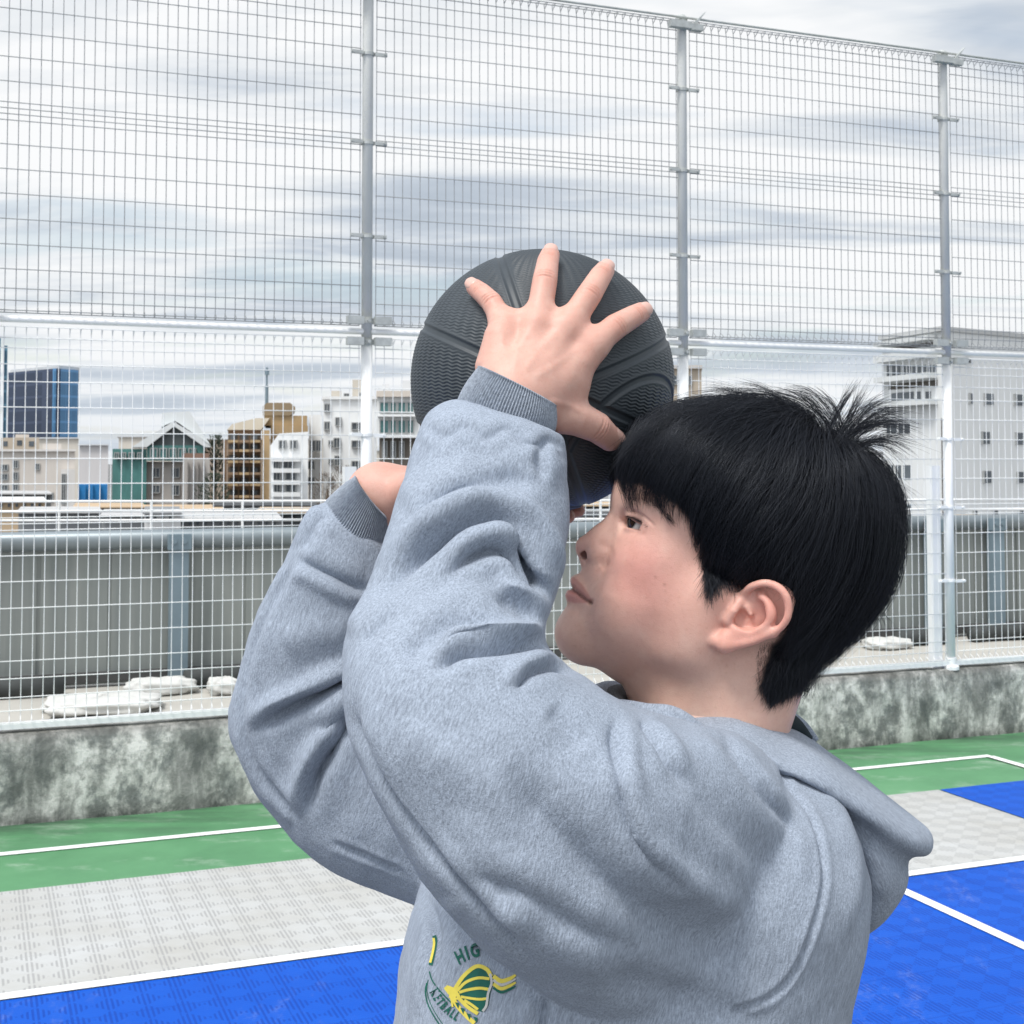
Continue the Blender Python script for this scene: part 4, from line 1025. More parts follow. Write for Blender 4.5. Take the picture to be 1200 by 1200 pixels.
out=(TH_[2]-BC)/np.linalg.norm(TH_[2]-BC)
for o_ in (-.003,0,.003): crease3(TH_[2]+out*.0085+(TH_[3]-TH_[1])/np.linalg.norm(TH_[3]-TH_[1])*o_,TH_[3]-TH_[1],.010,.0007,.0006)
M_skin,t,b=newmat('skin',(.6,.4,.3),.46,spec=.35)
at=t.n('ShaderNodeAttribute',attribute_name='tone')
c=t.coord(scale=(1,1,1));mott=t.noise(c,120,5,.6);pore=t.noise(c,900,3,.6);big=t.noise(c,26,4,.6)
k=t.mix(t.ramp(mott,[(.35,.20),(.62,0)]),at.outputs[0],(.50,.23,.18));k=t.mix(t.ramp(big,[(.35,.18),(.65,0)]),k,(.60,.34,.28))
spk=t.noise(c,380,4,.65);k=t.mix(t.ramp(spk,[(.56,0),(.72,.28)]),k,(.44,.21,.16));k=t.mix(t.ramp(t.noise(c,62,3,.5),[(.55,0),(.75,.16)]),k,(.80,.62,.52))
sat=t.n('ShaderNodeAttribute',attribute_name='scalp');k=t.mix(sat.outputs['Fac'],k,(.008,.0085,.010))
t.l(k,b.inputs['Base Color'])
b.inputs['Subsurface Weight'].default_value=.15;b.inputs['Subsurface Radius'].default_value=(1,.35,.2);b.inputs['Subsurface Scale'].default_value=.006
t.l(t.ramp(mott,[(.3,.40),(.7,.56)]),b.inputs['Roughness'])
t.l(t.bump(t.math('ADD',t.math('MULTIPLY',pore,.6),t.math('MULTIPLY',mott,.8)),.22,.0014),b.inputs['Normal'])
skin=npmesh('body',V,Fc,M_skin,person)
sa=skin.data.attributes.new('scalp','FLOAT','POINT');sa.data.foreach_set('value',np.clip(scalp,0,1).astype(np.float32))
ca=skin.data.color_attributes.new('tone','FLOAT_COLOR','POINT')
ca.data.foreach_set('color',np.concatenate([C,np.ones((len(C),1))],1).astype(np.float32).ravel())
# ---------------------------------------------------------------- eyes
M_eye,t,b=newmat('eyeball',(.7,.68,.66),.12,spec=.5)
gz=np.array(W(703,598,YH-.050))-EYE;gz/=np.linalg.norm(gz)
def eyeball(yc):
    c=EYE.copy();c[1]=yc
    m=MB();v=[];f=[];nu,nv_=32,24;u=Vector(gz).orthogonal().normalized();w2=Vector(gz).cross(u)
    for i in range(nv_+1):
        th=math.pi*i/nv_;rr=ER*(1+.055*max(0,1-(th/.55)**2)) if th<.55 else ER
        for j in range(nu):
            ph=2*math.pi*j/nu;v.append(Vector(c)+(Vector(gz)*math.cos(th)+(u*math.cos(ph)+w2*math.sin(ph))*math.sin(th))*rr)
    for i in range(nv_):
        for j in range(nu): f.append((i*nu+j,i*nu+(j+1)%nu,(i+1)*nu+(j+1)%nu,(i+1)*nu+j))
    m.add(v,f);o=m.build('eye',M_eye,person,True)
    ca=o.data.color_attributes.new('tone','FLOAT_COLOR','POINT')
    for i in range(nv_+1):
        th=math.pi*i/nv_
        for j in range(nu):
            q=(.004,.004,.004) if th<.20 else (.030,.016,.010) if th<.50 else (.010,.008,.007) if th<.58 else (.56,.54,.53)
            ca.data[i*nu+j].color=(*q,1)
    return o
at=t.n('ShaderNodeAttribute',attribute_name='tone');t.l(at.outputs[0],b.inputs['Base Color'])
eyeball(EYE[1]);eyeball(2*YH-EYE[1])
# ================================================================ the ball
ball=empty('basketball',BC);tag(ball,'black rubber basketball with rippled grip held above the boy\'s forehead','ball')
M_ball,t,b=newmat('black_rubber',(.03,.034,.04),.5,spec=.45)
at=t.n('ShaderNodeAttribute',attribute_name='panel')
sp_=t.n('ShaderNodeSeparateColor');t.l(at.outputs[0],sp_.inputs[0])
wv=t.math('SINE',sp_.outputs[0]) 
t.l(t.ramp(t.noise(t.coord(),14,5,.6),[(.3,(.026,.034,.042)),(.7,(.045,.056,.066))]),b.inputs['Base Color'])
n=1
# sphere as a fine cube-sphere, with seams and ripples really displaced
K=420
g=np.linspace(-1,1,K);g=np.tan(g*np.pi/4)
vs=[];fs=[];base=0
for ax in range(3):
    for s_ in (-1,1):
        a,b2=np.meshgrid(g,g,indexing='ij');q=np.zeros((K,K,3));q[...,ax]=s_;q[...,(ax+1)%3]=a*s_;q[...,(ax+2)%3]=b2
        q=q.reshape(-1,3);q/=np.linalg.norm(q,axis=1,keepdims=True);vs.append(q)
        i=np.arange((K-1)*K).reshape(K-1,K)[:,:-1].ravel();fs.append(np.stack([i,i+K,i+K+1,i+1],1)+base);base+=K*K
D=np.concatenate(vs);Fb=np.concatenate(fs)
# ball axes: seams as great circles and two side loops, turned so that they meet behind the hand
def seam_axes():
    def dirpx(px,py):
        p=onball(px,py,0.0);v=p-BC;return v/np.linalg.norm(v)
    n1=np.cross(dirpx(497,386),dirpx(790,398));n1/=np.linalg.norm(n1)         # left-to-right seam
    n2=np.cross(dirpx(592,305),dirpx(725,500));n2/=np.linalg.norm(n2)         # top-to-lower-right seam
    return n1,n2
def dpx(px,py):
    p=onball(px,py,0.0);v=p-BC;return v/np.linalg.norm(v)
lines=[]
def gc(p,q): n_=np.cross(p,q);return n_/np.linalg.norm(n_)
nA=gc(dpx(498,384),dpx(560,412));nB=gc(dpx(587,304),dpx(606,360));nC=gc(dpx(782,397),dpx(700,440))
sd_=np.full(len(D),9.)
for n_ in (nA,nB,nC): sd_=np.minimum(sd_,np.abs(np.arcsin(np.clip(D@n_,-1,1))))
# loop seam on the lower right
cL=dpx(715,470)*.55+np.array([.55,-.1,-.62]);cL/=np.linalg.norm(cL)
sd_=np.minimum(sd_,np.abs(np.arccos(np.clip(D@cL,-1,1))-.62))
groove=np.exp(-(sd_*BR/.0030)**4)
edge=np.exp(-((sd_*BR-.0042)/.0012)**2)
ph=np.arctan2(D[:,0],-D[:,1]);el=np.arcsin(np.clip(D[:,2]*.985+D[:,0]*.17,-1,1))
rip=np.sin(el*BR*2*np.pi/.0028+1.25*np.sin(ph*BR*2*np.pi/.0105))
flat=1-np.exp(-(sd_*BR/.0075)**4)
rr=BR-.0013*groove+.0003*edge+.00026*rip*flat
bv=BC+D*rr[:,None]
o=npmesh('rubber_cover',bv,Fb,M_ball,ball)
m=MB();vd=Vector(dpx(541,322));m.lathe(tuple(Vector(BC)+vd*(BR-.0012)),[(.0035,0),(.0035,.0008),(.0015,.0010)],16,vd);m.build('air_valve',simple('valve_rubber',(.012,.012,.014),.4),ball,True)

# ================================================================ hoodie
# rings: (A px, B px, centre depth, half depth, superellipse power) - A and B are opposite edges of the tube
def ringpts(A,B,Yc,dz,n=48,pw=2.3,tilt=0.):
    a=np.array(W(*A,Yc));b=np.array(W(*B,Yc));c=(a+b)/2;u=(a-b)/2
    out=[]
    for i in range(n):
        t_=2*math.pi*i/n;cs,sn=math.cos(t_),math.sin(t_)
        x=math.copysign(abs(cs)**(2/pw),cs);y=math.copysign(abs(sn)**(2/pw),sn)
        out.append(c+u*(x)+np.array([0,-dz*y+tilt*x,0]))
    return np.array(out)
def interp_rings(R_,n=5):
    q=[]
    for A,B,Yc,dz,*r in R_: q.append([*A,*B,Yc,dz,r[0] if r else 0.])
    return [((x[0],x[1]),(x[2],x[3]),x[4],x[5],x[6]) for x in spline(q,n)]
def loft(R_,n=48,sub=5,pw=2.3):
    rings=[ringpts(A,B,Yc,dz,n,pw,tl) for A,B,Yc,dz,tl in interp_rings(R_,sub)]
    v=np.concatenate(rings+[[rings[0].mean(0)],[rings[-1].mean(0)]]);m=len(rings);f=[]
    for i in range(m-1):
        for k in range(n): f.append((i*n+k,i*n+(k+1)%n,(i+1)*n+(k+1)%n,(i+1)*n+k))
    c0,c1=m*n,m*n+1
    for k in range(n):
        f.append((c0,(k+1)%n,k,k));f.append((c1,(m-1)*n+k,(m-1)*n+(k+1)%n,(m-1)*n+(k+1)%n))
    return v,f
near=[((548,474),(636,500),1.035,.027),((537,470),(646,502),1.034,.036),((520,475),(660,507),1.032,.046),((499,488),(665,520),1.028,.056),((482,528),(666,560),1.015,.062),((461,598),(663,622),.985,.068),((440,664),(655,686),.96,.070),
 ((414,728),(644,726),.93,.078),((402,788),(641,752),.91,.086),((408,850),(650,770),.90,.090),((430,905),(668,785),.895,.094),((462,968),(692,801),.892,.096),((506,1038),(720,820),.892,.100),((572,1098),(757,836),.90,.104),((648,1150),(808,850),.915,.106),((735,1190),(858,864),.945,.104),((810,1215),(905,885),.99,.095),((860,1180),(930,920),1.04,.08)]
far=[((395,590),(462,640),1.213,.030),((380,588),(472,652),1.213,.042),((360,602),(474,680),1.213,.052),((340,640),(476,712),1.215,.060),((312,700),(480,745),1.22,.066),((288,768),(470,775),1.23,.072),((270,836),(490,790),1.238,.078),((284,890),(520,800),1.24,.082),((330,962),(560,815),1.235,.085),((382,1008),(600,830),1.23,.088),((440,1036),(650,845),1.225,.09),((520,1062),(720,860),1.215,.095),((620,1080),(780,880),1.19,.09),((720,1090),(840,910),1.15,.07)]
def torso_ring(f,b_,y,hw,Yc=YH): return ((f,y),(b_,y),Yc,hw)
torso=[torso_ring(745,905,846,.072),torso_ring(712,926,856,.095),torso_ring(665,955,880,.135),torso_ring(610,974,920,.185),torso_ring(548,990,975,.215),torso_ring(495,992,1040,.222),torso_ring(474,975,1110,.224),torso_ring(462,955,1200,.222),torso_ring(450,940,1320,.22),torso_ring(448,935,1430,.215),torso_ring(462,930,1500,.205),torso_ring(478,925,1525,.195)]
pieces=[loft(near,52,5),loft(far,48,5),loft(torso,72,6,2.5)]
# hood lying on the back: a thick folded roll from collar to tip, with the slack bag under it
vs=[];fs=[];o_=0
for v,f in pieces:
    vs.append(v);fs+=[tuple(dict.fromkeys(int(x)+o_ for x in q)) for q in f];o_+=len(v)
VV=np.concatenate(vs)
def voxel(name,v,f,vox):
    me=bpy.data.meshes.new(name);me.from_pydata([tuple(x) for x in v],[],f);me.update()
    o=bpy.data.objects.new(name,me);COL.objects.link(o)
    bmm=bmesh.new();bmm.from_mesh(me);bmesh.ops.recalc_face_normals(bmm,faces=bmm.faces);bmm.to_mesh(me);bmm.free()
    md=o.modifiers.new('r','REMESH');md.mode='VOXEL';md.voxel_size=vox
    dg=bpy.context.evaluated_depsgraph_get();ev=o.evaluated_get(dg);m2=ev.to_mesh()
    n=len(m2.vertices);a=np.zeros(n*3,np.float32);m2.vertices.foreach_get('co',a)
    q=np.zeros(len(m2.polygons)*4,np.int32);m2.polygons.foreach_get('vertices',q)
    ev.to_mesh_clear();bpy.data.objects.remove(o);bpy.data.meshes.remove(me)
    return a.reshape(-1,3).astype(float),q.reshape(-1,4)
def join(ps):
    vs=[];fs=[];o_=0
    for v,f in ps:
        vs.append(v);fs+=[tuple(dict.fromkeys(int(x)+o_ for x in q)) for q in f];o_+=len(v)
    return np.concatenate(vs),fs
brim=[((762,826),(800,892),YH,.098),((804,820),(838,888),YH,.106),((846,822),(872,884),YH,.112),((884,838),(894,896),YH,.118),((930,853),(924,912),YH,.117),((972,882),(958,936),YH,.110),((1014,912),(996,964),YH,.098),((1052,940),(1034,984),YH,.078),((1077,960),(1062,993),YH,.052),((1087,973),(1079,991),YH,.020)]
bag=[((980,912),(925,945),YH,.090),((1024,952),(935,975),YH,.090),((1048,985),(942,1008),YH,.084),((1054,1012),(945,1036),YH,.076),((1040,1042),(950,1060),YH,.064),((1014,1068),(955,1080),YH,.048),((985,1088),(962,1093),YH,.026)]
hv,hf=voxel('hood_base',*join([loft(brim,56,6,2.2),loft(bag,56,6,2.3)]),.0032);hv=lap(hv,hf,4,.5)
HV,HF=voxel('cloth_base',VV,fs,.0023)
he=edges_of(HF);HV=lap(HV,HF,14,.5,he)
NA=(0,1.06)
ST=[
 dict(p=[(700,880),(738,930),(777,1012),(840,1055),(890,1085)],w=20,a=7,t='ridge',Y=NA),
 dict(p=[(590,890),(650,975),(723,1050),(827,1110),(911,1135)],w=28,a=10,t='valley',Y=NA),
 dict(p=[(590,1040),(660,1100),(723,1140)],w=22,a=5,t='ridge',Y=NA),
 dict(p=[(775,890),(848,967),(905,1035)],w=15,a=5,t='valley',Y=NA),
 dict(p=[(957,866),(990,915),(1010,960),(1021,1010),(1017,1060),(1006,1110)],w=8,a=6,t='fold',s=-1,Y=NA,fade=(.1,.2)),
 dict(p=[(470,640),(500,598),(545,570),(600,562),(650,575)],w=14,a=4,t='fold',s=-1,Y=NA,fade=(.4,.3)),
 dict(p=[(420,760),(450,730),(480,712)],w=12,a=4,t='fold',s=-1,Y=NA,fade=(.3,.5)),
 dict(p=[(520,1020),(600,1040),(700,1095),(780,1120)],w=18,a=4,t='fold',s=-1,Y=NA,fade=(.4,.4)),
 # near forearm: rolls in the crook of the elbow, fanning out from its inner side
 dict(p=[(428,712),(455,688),(495,648),(545,617),(582,609),(610,628),(626,664),(642,704)],w=12,a=15,t='fold',s=-1,Y=NA,fade=(.4,.2)),
 dict(p=[(522,684),(540,660),(573,643),(602,648),(620,672),(640,708)],w=9,a=11,t='fold',s=-1,Y=NA,fade=(.35,.25)),
 dict(p=[(574,694),(590,699),(613,711),(640,735)],w=9,a=7,t='fold',s=-1,Y=NA,fade=(.3,.4)),
 dict(p=[(505,790),(532,768),(564,761),(600,755),(648,748)],w=9,a=12,t='fold',s=-1,Y=NA,fade=(.3,.25)),
 dict(p=[(603,812),(609,800),(622,788),(650,782),(680,792)],w=8,a=6,t='fold',s=-1,Y=NA),
 dict(p=[(480,740),(510,715),(550,700),(600,722)],w=17,a=5,t='ridge',Y=NA),
 dict(p=[(470,780),(500,750),(540,735),(600,740)],w=12,a=5,t='valley',Y=NA),
 dict(p=[(545,525),(580,560),(640,580)],w=22,a=3,t='valley',Y=NA),
 dict(p=[(655,530),(640,560),(600,590)],w=18,a=4,t='ridge',Y=NA),
 dict(p=[(470,600),(520,570),(590,560)],w=26,a=4,t='ridge',Y=NA),
 dict(p=[(500,500),(520,512),(545,500),(570,514),(595,502),(618,522),(645,516),(662,530)],w=7,a=2.5,t='crease',Y=NA,fade=(.05,.05)),
 dict(p=[(640,512),(632,540),(640,565)],w=9,a=4,t='crease',Y=NA),
 # elbow and upper arm
 dict(p=[(405,810),(430,870),(470,940),(520,1005),(600,1090)],w=13,a=4,t='valley',Y=NA),
 dict(p=[(415,835),(452,917),(487,969),(546,1033),(633,1127)],w=7,a=5,t='fold',s=-1,Y=NA,fade=(.1,.2)),
 dict(p=[(718,840),(727,917),(744,981),(779,1022),(830,1060)],w=8,a=4,t='fold',Y=NA,s=-1,fade=(.1,.4)),
 dict(p=[(735,835),(760,880),(800,930),(850,985),(895,1040)],w=18,a=2,t='ridge',Y=NA),
 dict(p=[(750,842),(768,870),(785,900),(800,925)],w=8,a=5,t='fold',Y=NA,s=-1,fade=(.1,.4)),
 dict(p=[(843,855),(884,917),(925,975)],w=7,a=4,t='fold',Y=NA,s=-1),
 dict(p=[(800,845),(840,890),(880,945),(930,1010)],w=15,a=4,t='ridge',Y=NA),
   dict(p=[(470,850),(540,900),(600,960)],w=28,a=3,t='ridge',Y=NA),
 dict(p=[(640,830),(665,850),(690,880)],w=13,a=4,t='valley',Y=NA),
 # armhole seam
 dict(p=[(872,850),(907,876),(925,922),(954,969),(965,1033),(948,1103),(919,1156),(855,1195)],w=4.6,a=3.2,t='seam',Y=NA,fade=(.04,.04)),
 dict(p=[(890,890),(910,935),(935,985),(945,1040)],w=12,a=3,t='ridge',Y=NA),
 dict(p=[(903,878),(925,872),(948,870)],w=6,a=2,t='crease',Y=NA),
 dict(p=[(960,900),(995,960),(1012,1040),(1002,1120)],w=16,a=4,t='ridge',Y=NA),
 dict(p=[(700,1145),(780,1165),(860,1190),(930,1200)],w=22,a=6,t='valley',Y=NA),
 # chest seen below the arm
 dict(p=[(505,1050),(512,1100),(505,1150),(500,1200)],w=10,a=5,t='crease',Y=NA),
 dict(p=[(640,1165),(636,1200),(632,1240)],w=10,a=5,t='crease',Y=NA),
 # far sleeve
 dict(p=[(440,780),(370,815),(325,838),(292,862)],w=9,a=12,t='fold',s=1,Y=(1.06,1.4)),
 dict(p=[(450,790),(400,860),(370,910),(356,965)],w=10,a=12,t='fold',Y=(1.06,1.4)),
 dict(p=[(425,825),(395,845),(370,862)],w=11,a=6,t='crease',Y=(1.06,1.4)),
 dict(p=[(345,655),(380,672),(420,690),(440,688)],w=8,a=6,t='fold',Y=(1.06,1.4)),
 dict(p=[(340,660),(312,720),(290,780),(282,840),(300,900),(350,965)],w=6,a=4,t='crease',Y=(1.06,1.4),fade=(.05,.05)),
 dict(p=[(385,600),(366,620),(352,650)],w=9,a=4,t='crease',Y=(1.06,1.4)),
 dict(p=[(330,760),(380,740),(430,740)],w=22,a=5,t='ridge',Y=(1.06,1.4)),
 dict(p=[(385,985),(430,1005),(480,1030)],w=5,a=3,t='seam',Y=(1.06,1.4)),
]
HV=strokes(HV,HF,ST)
# gentle irregular undulation of heavy fleece, everywhere
def vnoise(P,s,seed):
    r=np.random.default_rng(seed);G_=r.random((32,32,32));q=P/s;i=np.floor(q).astype(int);f=q-i;f=f*f*(3-2*f);i=i%32;j=(i+1)%32;out=0
    for a in (0,1):
        for b in (0,1):
            for c in (0,1):
                I=(j if a else i)[:,0];J=(j if b else i)[:,1];K_=(j if c else i)[:,2]
                out=out+G_[I,J,K_]*(f[:,0] if a else 1-f[:,0])*(f[:,1] if b else 1-f[:,1])*(f[:,2] if c else 1-f[:,2])
    return out-.5
HN=normals(HV,HF);HV=HV+HN*(vnoise(HV,.05,1)*.006+vnoise(HV,.022,2)*.0025+vnoise(HV,.010,3)*.0009)[:,None]
HV=lap(HV,HF,1,.45,he)
_q=projv(HV);_w=(sm(_q[:,0],640,655)*sm(-_q[:,0],-690,-665)*sm(_q[:,1],590,620)*sm(-_q[:,1],-790,-765)*(HV[:,1]<1.06))[:,None]
HV=HV*(1-_w)+lap(HV,HF,7,.5,he)*_w
def fleece(name,base,rib=False):
    m,t,b=newmat(name,base,.95,spec=.1)
    at=t.n('ShaderNodeAttribute',attribute_name='grain')       # cloth coordinates: along, across
    mp=t.n('ShaderNodeMapping');mp.inputs['Scale'].default_value=(1,1,1);t.l(at.outputs['Vector'],mp.inputs[0])
    def st(sx,sy,sc_,d=4,r=.6):
        m_=t.n('ShaderNodeMapping');m_.inputs['Scale'].default_value=(sx,sy,sy);t.l(at.outputs['Vector'],m_.inputs[0]);return t.noise(m_.outputs[0],sc_,d,r)
    fine=st(140,900,1,4,.65);mid=st(50,260,1,4,.6);pile=t.noise(t.coord(),620,3,.7);big=t.noise(t.coord(),14,4,.6)
    k=t.ramp(fine,[(.30,tuple(x*.64 for x in base)),(.5,base),(.70,tuple(min(1,x*1.38) for x in base))])
    k=t.mix(t.ramp(mid,[(.35,.22),(.62,0)]),k,tuple(x*.62 for x in base))
    k=t.mix(t.ramp(pile,[(.55,0),(.75,.35)]),k,tuple(min(1,x*1.55) for x in base))
    k=t.mix(t.ramp(big,[(.35,.12),(.6,0)]),k,tuple(x*.75 for x in base))
    t.l(k,b.inputs['Base Color'])
    b.inputs['Sheen Weight'].default_value=.08;b.inputs['Sheen Roughness'].default_value=.5
    hgt=t.math('ADD',t.math('MULTIPLY',fine,.6),t.math('ADD',t.math('MULTIPLY',pile,.6),t.math('MULTIPLY',mid,.5)))
    t.l(t.bump(hgt,.55,.0022),b.inputs['Normal']);return m
M_fl=fleece('heather_grey_fleece',(.305,.35,.425))
def grain(o,V,axis,org):
    """cloth coordinates: distance along the local direction of the knit and two across"""
    a0=axis[0]/np.linalg.norm(axis[0]);a1=axis[1]-a0*(axis[1]@a0);a1/=np.linalg.norm(a1);a2=np.cross(a0,a1)
    g=np.stack([V@a0,V@a1,V@a2],1).astype(np.float32)
    a=o.data.attributes.new('grain','FLOAT_VECTOR','POINT');a.data.foreach_set('vector',g.ravel())
hoodie=npmesh('hoodie',HV,HF,M_fl,person)
# grain direction: near arm along its picture direction, elsewhere vertical
up_=np.array([0,0,1.]);ac=np.array([.8,.6,0])
grain(hoodie,HV,(np.array([.30,.1,.95]),np.array([.80,.62,-.25])),None)
hood=npmesh('hood',hv,hf,M_fl,hoodie);
hN=normals(hv,hf)
hv2=hv+hN*(vnoise(hv,.06,5)*.004+vnoise(hv,.02,6)*.0015)[:,None]
HS=[dict(p=[(905,905),(950,930),(1000,962),(1050,992)],w=7,a=4,t='valley'),
 dict(p=[(1012,985),(1030,1020),(1034,1060)],w=12,a=4,t='ridge'),
 dict(p=[(985,960),(1005,1000),(1012,1050),(1005,1095)],w=9,a=4,t='valley'),
 dict(p=[(865,842),(905,850),(950,873),(1005,914),(1060,955)],w=4.5,a=1.6,t='seam',fade=(.05,.05))]
hv2=strokes(hv2,hf,HS)
hood.data.vertices.foreach_set('co',(hv2-np.array(wloc(hoodie))).astype(np.float32).ravel());hood.data.update()
grain(hood,hv2,(np.array([.5,.1,-.85]),np.array([.6,.7,.3])),None)
# ribbed cuffs
def cuff(ctr,n_ribs,path,mat,rib_amp=.0009,name='cuff'):
    """path: list of rings (centre, u, v) from the hand end down into the sleeve"""
    NS=n_ribs*6;v=[];f=[];g=[]
    for i,(c,u,w_) in enumerate(path):
        for k in range(NS):
            a=2*math.pi*k/NS;r_=1+rib_amp/np.linalg.norm(u)*math.cos(a*n_ribs)
            v.append(c+(u*math.cos(a)+w_*math.sin(a))*r_);g.append((i*.006,a*.03,0))
    m=len(path)
    for i in range(m-1):
        for k in range(NS): f.append((i*NS+k,(i+1)*NS+k,(i+1)*NS+(k+1)%NS,i*NS+(k+1)%NS))
    o=npmesh(name,np.array(v),np.array(f),mat,hoodie)
    a=o.data.attributes.new('grain','FLOAT_VECTOR','POINT');a.data.foreach_set('vector',np.array(g,np.float32).ravel());return o
def cuff_path(A0,B0,Y0,d0,A1,B1,Y1,d1,n=16,lip=.003,wall=.0032,swell=.003):
    out=[]
    a0,b0=np.array(W(*A0,Y0)),np.array(W(*B0,Y0));a1,b1=np.array(W(*A1,Y1)),np.array(W(*B1,Y1))
    def ring(t,sc_,dr=0.):
        a=a0*(1-t)+a1*t;b=b0*(1-t)+b1*t;c=(a+b)/2;u=(a-b)/2;d=d0*(1-t)+d1*t
        ul=np.linalg.norm(u);return (c,u*(1+(sc_)/ul),np.array([0,-(d+sc_),0]))
    for t in (.5,.25,.08): out.append(ring(t,-wall))
    out.append(ring(-.02,-wall*.6));out.append(ring(-.035,-.0008));out.append(ring(-.02,.0006))
    for i in range(n): t=i/(n-1);out.append(ring(t,swell*math.sin(math.pi*t)))
    for t in (1.12,1.28,1.45): out.append(ring(t,-.001))
    return out
M_rib=fleece('grey_rib_knit',(.31,.348,.41))
cuff(None,104,cuff_path((561,431),(651,476),1.032,.031,(531,490),(642,519),1.034,.036),M_rib)
cuff(None,96,cuff_path((416,559),(458,611),1.208,.034,(366,610),(446,684),1.213,.046),M_rib)
# T-shirt collar inside and lining of the hood
M_tee=simple('dark_green_tee',(.012,.022,.028),.9,scale=40,var=.3)
# far side of the hood collar, standing up in front of the throat
m=MB()
def rollup(pts,rs,mat,name,n=14):
    m=MB();q=spline(np.concatenate([pts,np.array(rs)[:,None]],1),6);m.tube([tuple(x[:3]) for x in q],[float(x[3]) for x in q],n);o=m.build(name,mat,hoodie,True)
    V_=np.array(m.v);grain(o,V_,(np.array([.3,.9,.2]),np.array([.8,.1,.5])),None);return o
rollup([hp(712,832,.055),hp(700,828,.02),hp(702,822,-.02),hp(714,818,-.055),hp(740,822,-.085),hp(790,838,-.105)],[.010,.012,.013,.014,.015,.014],M_fl,'collar_roll')
rollup([hp(838,872,.094),hp(790,851,.096),hp(755,844,.088),hp(730,838,.072),hp(716,836,.050)],[.006,.0135,.0125,.0115,.0095],M_fl,'collar_roll')
M_ln=fleece('charcoal_lining',(.085,.09,.10))
rollup([hp(722,830,.03),hp(718,824,0),hp(724,818,-.035),hp(740,820,-.06)],[.008,.010,.011,.011],M_ln,'hood_lining')
rollup([hp(900,833,-.01),hp(922,838,-.02),hp(940,850,-.03),hp(956,868,-.03)],[.004,.0045,.0045,.003],M_fl,'hood_edge')
rollup([hp(886,848,.035),hp(906,842,.02),hp(928,850,.0),hp(945,868,-.005)],[.009,.0095,.008,.006],M_tee,'hood_lining')
# trousers and shoes (below the picture)
M_tr=simple('black_track_fabric',(.02,.02,.024),.8,scale=6,var=.3,bump=.2)
lg=Vol((HIPC[0]-.28,YH-.3,.03),(HIPC[0]+.24,YH+.3,1.06),.008)
lg.ell(HIPC,(.145,.19,.13),0,.05)
SH=[]
for sgn in (-1,1):
    hx=HIPC+np.array([0,sgn*.085,-.06]);kn=HIPC+np.array([-.07+.03*sgn,sgn*.10,-.44]);an=HIPC+np.array([.03+.06*sgn,sgn*.11,-.84]);SH.append(an)
    lg.cone(hx,kn,.105,.085,.04);lg.cone(kn,an+np.array([0,0,.05]),.083,.068,.03)
tv,tf=lg.mesh(2);tn=normals(tv,tf);tv=tv+tn*(vnoise(tv,.07,8)*.02)[:,None];npmesh('trousers',tv,tf,M_tr,person)
M_sh=simple('white_shoe_leather',(.7,.7,.7),.5);M_so=simple('shoe_sole',(.12,.12,.12),.8)
for an in SH:
    sh=Vol(an-np.array([.24,.08,.11]),an+np.array([.1,.08,.12]),.005)
    sh.cone(an+np.array([.03,0,-.035]),an+np.array([-.15,0,-.052]),.040,.030,.02);sh.cone(an+np.array([.02,0,-.03]),an+np.array([.005,0,.045]),.042,.044,.02)
    v,f=sh.mesh(2);v[:,2]=np.maximum(v[:,2],.014);o=npmesh('shoe',v,f,M_sh,person)
    m=MB();pr=[(math.cos(a)*(.118),math.sin(a)*.043) for a in np.linspace(0,2*math.pi,33)[:-1]]
    c=an+np.array([-.062,0,0]);m.add([(c[0]+x,c[1]+y,.001) for x,y in pr]+[(c[0]+x*.98,c[1]+y*.96,.022) for x,y in pr],[tuple(range(31,-1,-1)),tuple(range(32,64))]+[(i,(i+1)%32,32+(i+1)%32,32+i) for i in range(32)]);m.build('sole',M_so,o)

from mathutils.bvhtree import BVHTree
CHESTY=.868
# ---------------------------------------------------------------- print on the chest
bvh=BVHTree.FromPolygons([tuple(x) for x in HV],[tuple(int(i) for i in q) for q in HF])
def onchest(px,py):
    o=Vector((0,0,H));d=Vector(ray(px,py)).normalized();h=bvh.ray_cast(o,d)
    for _ in range(4):
        if h[0] is None: return None
        if h[0].y>CHESTY: break
        h=bvh.ray_cast(h[0]+d*.004,d)
    return None if h[0] is None else h[0]-d*.0005
pm=MB();pcol=[]
def put(poly,ci,lift=0.,tri=True):
    """a flat inked shape, given as a picture outline, laid on the cloth"""
    bmx=bmesh.new();vs_=[bmx.verts.new((x,y,0)) for x,y in poly];bmx.faces.new(vs_)
    bmesh.ops.triangulate(bmx,faces=bmx.faces)
    for _ in range(2):
        ed=[e for e in bmx.edges if e.calc_length()>3.5]
        if ed: bmesh.ops.subdivide_edges(bmx,edges=ed,cuts=1);bmesh.ops.triangulate(bmx,faces=bmx.faces)
    base=len(pm.v);ok=True;pts=[]
    for v in bmx.verts:
        q=onchest(v.co.x,v.co.y)
        if q is None: ok=False;break
        pts.append(q-Vector(ray(v.co.x,v.co.y)).normalized()*lift)
    if ok:
        bmx.verts.index_update()
        pm.v+=[tuple(q) for q in pts]
        for f in bmx.faces: pm.f.append(tuple(base+v.index for v in f.verts));pcol.append(ci)
    bmx.free()
